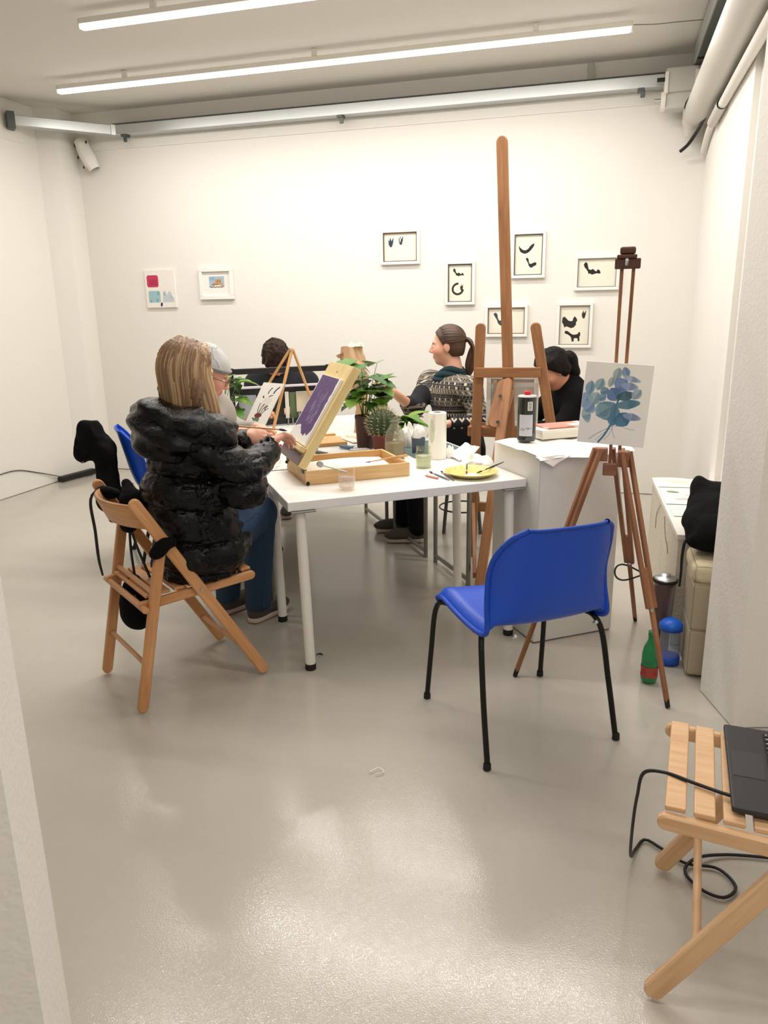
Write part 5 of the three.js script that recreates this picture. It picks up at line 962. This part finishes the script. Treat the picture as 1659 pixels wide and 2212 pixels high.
// ---------------------------------------------------------------- 3: dark-haired person behind the black rack
{
  const t = thing('person', 'dark-haired person in dark shirt bending down behind the black rack', 'person', V3(-2.33, .44, -5.2));
  const hc = V3(-2.225, 1.10, -4.985), hf = frame(V3(.5, -.85, .6)), neck = V3(-2.23, 1.0, -5.04), pel = V3(-2.36, .53, -5.2), chest = V3(-2.23, .88, -5.08), R = V3(-.93, 0, .37);
  const shR = V3(-2.385, .935, -4.99), shL = V3(-2.06, .935, -5.14), elR = V3(-2.42, .76, -4.83), elL = V3(-1.98, .76, -4.98), wrR = V3(-2.22, .77, -4.76), wrL = V3(-2.07, .77, -4.80);
  const kR = V3(-2.36, .52, -4.86), kL = V3(-2.16, .52, -4.93), aR = V3(-2.33, .09, -4.9), aL = V3(-2.16, .09, -4.96), hipR = pel.clone().add(V3(-.08, 0, .03)), hipL = pel.clone().add(V3(.08, 0, -.03));
  const pr = [cone(pel, chest, .13, .13), cone(shR, shL, .06, .06), cone(shR, elR, .045, .038), cone(elR, wrR, .036, .026), cone(shL, elL, .045, .038), cone(elL, wrL, .036, .026), cone(hipR, kR, .08, .055), cone(hipL, kL, .08, .055), cone(kR, aR, .05, .036), cone(kL, aL, .05, .036), cone(chest, neck, .08, .056)];
  const body = wpart(t, 'body', skinParts([solid(pr, .04, .014), headGeo(hc, hf, neck, TONE.warm), solid(handPrims(wrR, V3(.6, -.1, .5), V3(0, -1, 0), V3(.5, 0, -.5), .9), .012, .004), solid(handPrims(wrL, V3(-.3, -.1, .7), V3(0, -1, 0), V3(-.7, 0, -.3), .9), .012, .004)], TONE.warm), M.skin);
  eyesOf(t, body, hc, hf, 0x3a2a20);
  wpart(t, 'shirt', boxUV(solid([cone(pel, chest, .165, .16), cone(shR, shL, .08, .08), cone(shR, elR, .066, .06), cone(shL, elL, .066, .06), cone(chest, neck.clone().lerp(chest, .35), .1, .075)], .04, .012, (x, y, z, d) => d + .01 * (fbm(x * 18, y * 18, z * 18, 2) - .4))), std(0x15171c, .95), t, 'dark grey shirt');
  wpart(t, 'trousers', boxUV(solid([cone(hipR, kR, .1, .072), cone(hipL, kL, .1, .072), cone(kR, aR, .07, .055), cone(kL, aL, .07, .055), cone(hipR, hipL, .11, .11)], .03, .012)), M2.darkJeans);
  shoe(t, V3(-2.35, 0, -4.97), V3(-2.31, 0, -4.71), M2.shoe, M2.soleW); shoe(t, V3(-2.18, 0, -5.02), V3(-2.12, 0, -4.77), M2.shoe, M2.soleW);
  wpart(t, 'hair', boxUV(hairCap(hc, hf, .024, (a, b, e) => Math.max(e - .06 - .9 * Math.max(0, b), -.055 - b), .0045, .02)), M.hairDark, t, 'short dark brown hair');
}

// ---------------------------------------------------------------- 4: person with ponytail and patterned jumper
{
  const t = thing('person', 'ponytailed person in black and cream patterned jumper reaching left across the table', 'person', V3(-.88, .44, -4.85));
  const hc = V3(-.965, 1.205, -4.79), hf = frame(V3(-.97, -.06, .12)), neck = V3(-.925, 1.055, -4.79), pel = V3(-.87, .53, -4.84), chest = V3(-.93, .88, -4.77);
  const shR = V3(-1.085, .965, -4.84), shL = V3(-.80, .945, -4.65), elR = V3(-1.14, .83, -4.60), wrR = V3(-1.20, .955, -4.36), elL = V3(-.70, .76, -4.56), wrL = V3(-.88, .765, -4.45);
  const hipR = pel.clone().add(V3(-.05, 0, -.08)), hipL = pel.clone().add(V3(.05, 0, .08)), kR = V3(-1.25, .52, -4.72), kL = V3(-1.12, .52, -4.52), aR = V3(-1.22, .09, -4.66), aL = V3(-1.09, .09, -4.48);
  const pr = [cone(pel, chest, .11, .11), cone(shR, shL, .05, .05), cone(shR, elR, .04, .035), cone(elR, wrR, .038, .026), cone(shL, elL, .04, .035), cone(elL, wrL, .034, .024), cone(hipR, kR, .075, .052), cone(hipL, kL, .075, .052), cone(kR, aR, .05, .035), cone(kL, aL, .05, .035), cone(chest, neck, .07, .048)];
  const body = wpart(t, 'body', skinParts([solid(pr, .035, .012), headGeo(hc, hf, neck, TONE.pink), solid(handPrims(wrR, V3(-.35, .5, .75), V3(-.8, -.3, -.2), V3(.2, .8, -.3), .8), .012, .0036), solid(handPrims(wrL, V3(-.8, -.1, .2), V3(0, -1, .1), V3(0, .3, -.8), .9), .012, .0036)], TONE.pink), M.skin);
  eyesOf(t, body, hc, hf, 0x5b6a58);
  const sw = solid([cone(pel, chest, .15, .14), cone(shR, shL, .082, .082), cone(shR, elR, .068, .06), cone(elR, wrR.clone().lerp(elR, .72), .06, .052), cone(shL, elL, .07, .062), cone(elL, wrL.clone().lerp(elL, .15), .06, .042), cone(chest, neck.clone().lerp(chest, .3), .1, .07)], .04, .008, (x, y, z, d) => d + .009 * (fbm(x * 14 + 3, y * 20, z * 14, 2) - .4));
  { const g = prep(sw), p = g.attributes.position, uv = g.attributes.uv; const arm = cone(shR.clone().lerp(elR, .55), wrR, .075, .08);
    for (let i = 0; i < p.count; i += 3) {                     // pattern wound round the body, triangle by triangle; the reaching sleeve stays black
      const cx = (p.getX(i) + p.getX(i + 1) + p.getX(i + 2)) / 3, cy = (p.getY(i) + p.getY(i + 1) + p.getY(i + 2)) / 3, cz = (p.getZ(i) + p.getZ(i + 1) + p.getZ(i + 2)) / 3, a0 = Math.atan2(cx + .92, cz + 4.77), inArm = arm.d(cx, cy, cz) < 0;
      for (let k = i; k < i + 3; k++) { let a = Math.atan2(p.getX(k) + .92, p.getZ(k) + 4.77); if (a - a0 > Math.PI) a -= 2 * Math.PI; if (a - a0 < -Math.PI) a += 2 * Math.PI; uv.setXY(k, a / (2 * Math.PI) + .5, inArm ? .06 : (p.getY(k) - .45) / .65); }
    }
    const tex = canvasTex(1024, 512, (x, w, h) => {
      x.fillStyle = '#101018'; x.fillRect(0, 0, w, h); const Y = (y) => h * (1 - (y - .45) / .65), rowY = [.80, .835, .86, .885, .91, .935, .96, .985, 1.01, 1.035, 1.06];
      x.fillStyle = '#d9cfb4'; x.strokeStyle = '#d9cfb4';
      for (let i = 0; i < 46; i++) { const px = i / 46 * w, y = Y(.80); x.beginPath(); x.moveTo(px, y); x.lineTo(px + w / 92, y + 22); x.lineTo(px + w / 46, y); x.fill(); }
      x.fillStyle = '#857c6e'; x.fillRect(0, Y(1.1), w, Y(.81) - Y(1.1));
      rowY.forEach((y, r) => { for (let i = 0; i < 92; i++) { const px = (i + (r % 2) * .5) / 92 * w, py = Y(y), k = hash(i % 4, r, 3); x.fillStyle = k > .5 ? '#100e16' : k > .2 ? '#e3d9c0' : '#3a3442'; x.beginPath(); if (r % 3 === 0) { x.moveTo(px, py - 9); x.lineTo(px + 5, py); x.lineTo(px, py + 9); x.lineTo(px - 5, py); } else if (r % 3 === 1) x.ellipse(px, py, 4.4, 7, .5, 0, 7); else { x.rect(px - 4, py - 6, 4, 6); x.rect(px, py, 4, 6); } x.fill(); } });
      x.strokeStyle = '#14121a'; x.lineWidth = 4; for (const y of [.823, .898, .972]) { x.beginPath(); x.moveTo(0, Y(y)); x.lineTo(w, Y(y)); x.stroke(); }
      x.fillStyle = '#cfc6ae'; for (let i = 0; i < 92; i++) if (i % 2) { x.beginPath(); x.ellipse(i / 92 * w, Y(.74), 3, 5, 0, 0, 7); x.fill(); }
    });
    wpart(t, 'jumper', g, std(0xffffff, .9, { map: tex, bumpMap: bumpOf(40), bumpScale: .001 }), t, 'black jumper with cream patterned yoke'); }
  wpart(t, 'trousers', boxUV(solid([cone(hipR, kR, .095, .07), cone(hipL, kL, .095, .07), cone(kR, aR, .068, .055), cone(kL, aL, .068, .055), cone(hipR, hipL, .11, .11)], .03, .012)), M2.darkJeans);
  shoe(t, V3(-1.17, 0, -4.70), V3(-1.42, 0, -4.64), M2.shoe, M2.soleW); shoe(t, V3(-1.04, 0, -4.50), V3(-1.29, 0, -4.44), M2.shoe, M2.soleW);
  // scarf
  const ringPts = (rx, rz, y, dx) => Array.from({ length: 19 }, (_, i) => { const a = i / 18 * 6.2832; return [neck.x - .012 + dx + rx * Math.cos(a), y + .012 * Math.sin(2 * a + y * 40) - .022 * Math.max(0, -Math.cos(a)) , neck.z + .01 + rz * Math.sin(a)]; });
  wpart(t, 'scarf', [tube(ringPts(.072, .07, 1.055, 0), .02, 50, 10), tube(ringPts(.085, .083, 1.03, -.008), .021, 50, 10), tube(ringPts(.09, .088, 1.005, -.02), .018, 50, 10)], std(0x24424c, .9, { bumpMap: bumpOf(6), bumpScale: .003 }), t, 'dark teal scarf');
  // hair pulled back into a ponytail
  const hm = M.hairBrown, hm2 = std(0x4d3322, .5), H = toW(hc, hf);
  const hair = wpart(t, 'hair', boxUV(hairCap(hc, hf, .010, (a, b, e) => Math.max((e - (.018 + .62 * b)) * .85, -.07 - b, .02 - Math.hypot(Math.abs(a) - .078, (b + .008) * .7, e - .002) > 0 && Math.abs(a) > .06 ? .01 : -1), .0048, .004)), hm, t, 'brown hair tied back');
  { seed = 66; const pulled = [];
    for (let i = 0; i < 90; i++) { const ph = -1.75 + 3.5 * (i + rnd() * .8) / 90, t1 = 2.2 - .32 * Math.abs(ph) / 1.5 - .12 * rnd(), k = 1 + .012 * rnd(), pts = [];
      for (let j = 0; j < 6; j++) { const ta = t1 + (.3 - t1) * j / 5; pts.push(H(.085 * k * Math.sin(ta) * Math.sin(ph), .032 + .095 * k * Math.sin(ta) * Math.cos(ph), -.014 - .106 * k * Math.cos(ta))); }
      pulled.push([pts, .8 + .5 * rnd()]); }
    wpart(t, 'pulled_strands', locks(pulled, [.001, .003, .0034, .0034, .003, .002], 14), hm2, hair); }
  seed = 12; const pt = [];
  for (let i = 0; i < 34; i++) { const a = rnd() * 6.28, r = .026 * Math.sqrt(rnd()), o = (k) => V3(k * r * Math.cos(a) * .8, k * r * Math.sin(a) * .6, k * r * Math.sin(a + 1)); pt.push([[H(o(.4).x, .03 + o(.4).y, -.10), H(o(.6).x, .028 + o(.6).y, -.125), H(o(1.2).x, -.01 + o(1).y, -.155), H(o(1.2).x, -.075 + .01 * rnd(), -.155 + o(1).z), H(o(1).x, -.135 - .03 * rnd(), -.135 + o(1).z), H(o(.6).x, -.19 - .03 * rnd(), -.12)], 1]); }
  wpart(t, 'ponytail', locks(pt, [.006, .008, .011, .011, .008, .002], 18), hm2, hair);
  wpart(t, 'hair_tie', tube(Array.from({ length: 13 }, (_, i) => { const a = i / 12 * 6.2832; return H(.018 * Math.cos(a), .03 + .018 * Math.sin(a), -.116); }), .005, 24, 6), M.black, hair);
}

// ---------------------------------------------------------------- 5: person in black behind the studio easel
{
  const t = thing('person', 'black-haired person in black hoodie bent over behind the studio easel', 'person', V3(-.1, .44, -5.1));
  const hc = V3(-.325, 1.045, -4.95), hf = frame(V3(-.70, -.62, .42), V3(-.1, 1, 0)), neck = V3(-.235, .93, -5.0), pel = V3(-.06, .53, -5.15), chest = V3(-.18, .82, -5.02);
  const shR = V3(-.30, .86, -5.14), shL = V3(-.14, .86, -4.93), elR = V3(-.47, .72, -5.0), elL = V3(-.26, .70, -4.78), wrR = V3(-.60, .76, -4.82), wrL = V3(-.42, .72, -4.66);
  const hipR = pel.clone().add(V3(-.04, 0, -.08)), hipL = pel.clone().add(V3(.04, 0, .08)), kR = V3(-.44, .52, -5.02), kL = V3(-.34, .52, -4.86), aR = V3(-.4, .09, -5.0), aL = V3(-.3, .09, -4.84);
  const pr = [cone(pel, chest, .12, .12), cone(shR, shL, .05, .05), cone(shR, elR, .04, .035), cone(elR, wrR, .034, .024), cone(shL, elL, .04, .035), cone(elL, wrL, .034, .024), cone(hipR, kR, .075, .052), cone(hipL, kL, .075, .052), cone(kR, aR, .05, .035), cone(kL, aL, .05, .035), cone(chest, neck, .075, .05)];
  const body = wpart(t, 'body', skinParts([solid(pr, .035, .014), headGeo(hc, hf, neck, TONE.warm), solid(handPrims(wrR, V3(-.7, .2, .5), V3(0, -.9, 0), V3(0, .4, .8), 1.1), .012, .004), solid(handPrims(wrL, V3(-.8, .1, .3), V3(0, -.9, 0), V3(0, .4, -.8), 1.1), .012, .004)], TONE.warm), M.skin);
  eyesOf(t, body, hc, hf, 0x2a1d16);
  wpart(t, 'hoodie', boxUV(solid([cone(pel, chest, .155, .15), cone(shR, shL, .085, .085), cone(shR, elR, .068, .06), cone(elR, wrR.clone().lerp(elR, .15), .058, .042), cone(shL, elL, .068, .06), cone(elL, wrL.clone().lerp(elL, .15), .058, .042), cone(chest, neck.clone().add(V3(.02, .012, -.01)), .115, .08), cone(shL, shL.clone().lerp(neck, .6), .085, .06)], .04, .011, (x, y, z, d) => d + .01 * (fbm(x * 15, y * 15, z * 15, 2) - .4))), M.cloth, t, 'black hoodie');
  wpart(t, 'trousers', boxUV(solid([cone(hipR, kR, .095, .07), cone(hipL, kL, .095, .07), cone(kR, aR, .068, .055), cone(kL, aL, .068, .055), cone(hipR, hipL, .11, .11)], .03, .012)), M2.darkJeans);
  shoe(t, V3(-.33, 0, -5.0), V3(-.58, 0, -5.04), M2.shoe, M2.soleW); shoe(t, V3(-.24, 0, -4.84), V3(-.49, 0, -4.87), M2.shoe, M2.soleW);
  const H = toW(hc, hf), hm = M.hairBlack;
  const hair = wpart(t, 'hair', boxUV(hairCap(hc, hf, .022, (a, b, e) => Math.max((e - (.02 + .6 * b)) * .85, -.075 - b), .0045, .009)), hm, t, 'black hair tied in a low bun');
  wpart(t, 'bun', boxUV(solid([ell(H(0, -.02, -.135), [.05, .055, .042], [hf.R, hf.U, hf.F]), ell(H(0, -.085, -.11), [.042, .06, .04], [hf.R, hf.U, hf.F])], .03, .006, (x, y, z, d) => d + .006 * (fbm(x * 60, y * 20, z * 60, 2) - .5))), hm, hair);
  wpart(t, 'earring', uvBox(prep(new THREE.SphereGeometry(.007, 10, 8))).translate(...H(-.084, .03, -.01).toArray()), M.white, body);
}
// stools under the people at the back
function stool(label, p) {
  const t = thing('stool', label, 'stool', p, 0, 'black stools');
  part(t, 'seat', lathe([[0, .40], [.15, .40], [.165, .41], [.165, .43], [.15, .442], [0, .444]], 32), M.black);
  for (let i = 0; i < 4; i++) { const a = i * Math.PI / 2 + .6; part(t, 'leg', rod(V3(.17 * Math.cos(a), 0, .17 * Math.sin(a)), V3(.12 * Math.cos(a), .405, .12 * Math.sin(a)), .011, .011, 10), M.darkSteel); }
  part(t, 'foot_ring', tube(Array.from({ length: 17 }, (_, i) => [.151 * Math.cos(i / 16 * 6.2832), .15, .151 * Math.sin(i / 16 * 6.2832)]), .006, 40, 6), M.darkSteel);
}
stool('black stool under the ponytailed person, seen below the tables', V3(-.87, 0, -4.84));
stool('black stool under the person behind the black rack', V3(-2.38, 0, -5.21));
stool('black stool under the person in the black hoodie', V3(-.05, 0, -5.15));

// ---------------------------------------------------------------- coat on the far blue chair, bag on the folding chair
{
  const t = thing('black_coat', 'black coat with grey zip hung over the back of the far blue chair', 'coat', TP(-.66, .3, 1.75));
  const P = (u, y, v) => TP(u, y, v);
  const pr = [cone(P(-.665, .69, 1.66), P(-.665, .69, 1.90), .045, .04), cone(P(-.665, .42, 1.66), P(-.66, .70, 1.68), .065, .05), cone(P(-.66, .42, 1.80), P(-.66, .69, 1.80), .055, .04), cone(P(-.66, .44, 1.92), P(-.66, .66, 1.90), .05, .035), cone(P(-.68, .73, 1.70), P(-0.725, .79, 1.71), .05, .06), cone(P(-0.725, .79, 1.71), P(-0.785, .69, 1.70), .06, .05), cone(P(-.72, .765, 1.80), P(-0.760, .70, 1.78), .055, .05), cone(P(-0.710, .83, 1.70), P(-0.760, .845, 1.69), .02, .018), cone(P(-.66, .42, 1.68), P(-.65, .31, 1.68), .06, .035)];
  wpart(t, 'cloth', solid(pr, .05, .008, (x, y, z, d) => d + .02 * (fbm(x * 15, y * 13, z * 15, 3) - .45) + .016 * Math.abs(2 * vnoise(x * 22 + 4, y * 12, z * 22) - 1) - .006), M.cloth);
  wpart(t, 'zip', tube([P(-.66, .735, 1.675), P(-.70, .745, 1.672), P(-.745, .70, 1.675), P(-.79, .635, 1.68)], .004, 20, 5), std(0xb9ac94, .4));
}
{
  const t = thing('black_pouch', 'small black bag hanging by cords from the back of the folding chair', 'bag', V3(-1.66, .3, -2.36));
  wpart(t, 'pouch', solid([ell([-1.735, .355, -2.42], [.055, .10, .05]), ell([-1.735, .30, -2.42], [.062, .075, .055])], .04, .007, (x, y, z, d) => d + .012 * (fbm(x * 20, y * 14, z * 20, 2) - .4)), M.cloth);
  wpart(t, 'logo_tag', uvBox(prep(new THREE.SphereGeometry(.008, 8, 6))).scale(.6, 1.6, .6).translate(-1.705, .38, -2.375), std(0x4a4642, .8));
  const top = V3(-1.735, .655, -2.43);
  wpart(t, 'cord', tube([top, V3(-1.74, .55, -2.43), V3(-1.735, .44, -2.43)], .005, 12, 6), M.black);
  wpart(t, 'cord', tube([top, V3(-1.70, .56, -2.42), V3(-1.66, .45, -2.42)], .005, 12, 6), M.black);
  wpart(t, 'gathered_neck', solid([cone([-1.735, .66, -2.43], [-1.72, .74, -2.45], .035, .045), cone([-1.72, .74, -2.45], [-1.78, .80, -2.50], .04, .02)], .03, .007, (x, y, z, d) => d + .015 * (fbm(x * 25, y * 20, z * 25, 2) - .4)), M.cloth);
}
{
  const t = thing('chair_strap', 'long black strap hanging from the top of the folding chair', 'strap', V3(-1.9, .5, -2.5));
  wpart(t, 'strap', taper([[-1.865, .79, -2.447], [-1.885, .76, -2.42], [-1.885, .62, -2.42], [-1.88, .5, -2.415], [-1.875, .44, -2.42]], [.005, .006, .006, .006, .004], 20, 6), M.black);
  wpart(t, 'knot', solid([ell([-1.862, .775, -2.465], [.03, .02, .03]), ell([-1.84, .76, -2.49], [.03, .02, .03])], .02, .006, (x, y, z, d) => d + .008 * (fbm(x * 40, y * 40, z * 40, 2) - .4)), M.cloth);
}
{
  const t = thing('chair_strap', 'black cloth knot tied round the right joint of the folding chair', 'strap', V3(-1.5, .6, -2.28));
  wpart(t, 'knot', solid([ell([-1.508, .625, -2.283], [.026, .03, .03]), ell([-1.488, .64, -2.30], [.03, .018, .024]), ell([-1.525, .605, -2.268], [.02, .018, .022])], .02, .005, (x, y, z, d) => d + .01 * (fbm(x * 45, y * 45, z * 45, 2) - .4)), M.cloth);
  wpart(t, 'loose_end', taper([[-1.52, .61, -2.26], [-1.53, .58, -2.25], [-1.535, .56, -2.252]], [.008, .006, .003], 8, 6), M.black);
}
{
  const t = thing('floor_scrap', 'tiny bent strip of clear plastic on the open floor', 'scrap', V3(-.86, .001, -1.98));
  wpart(t, 'strip', [tube([[-.66, .005, -2.04], [-.635, .008, -2.065], [-.615, .006, -2.05], [-.64, .005, -2.035]], .002, 16, 4)], M.white);
}
{
  const t = thing('floor_scrap', 'dark crumb on the floor between the table legs', 'scrap', V3(-1.03, .001, -2.78));
  wpart(t, 'crumb', [taper([[-1.135, .004, -2.80], [-1.12, .006, -2.81], [-1.105, .004, -2.805]], [.002, .004, .002], 6, 5)], M.black);
}
renderer.render(scene, camera);
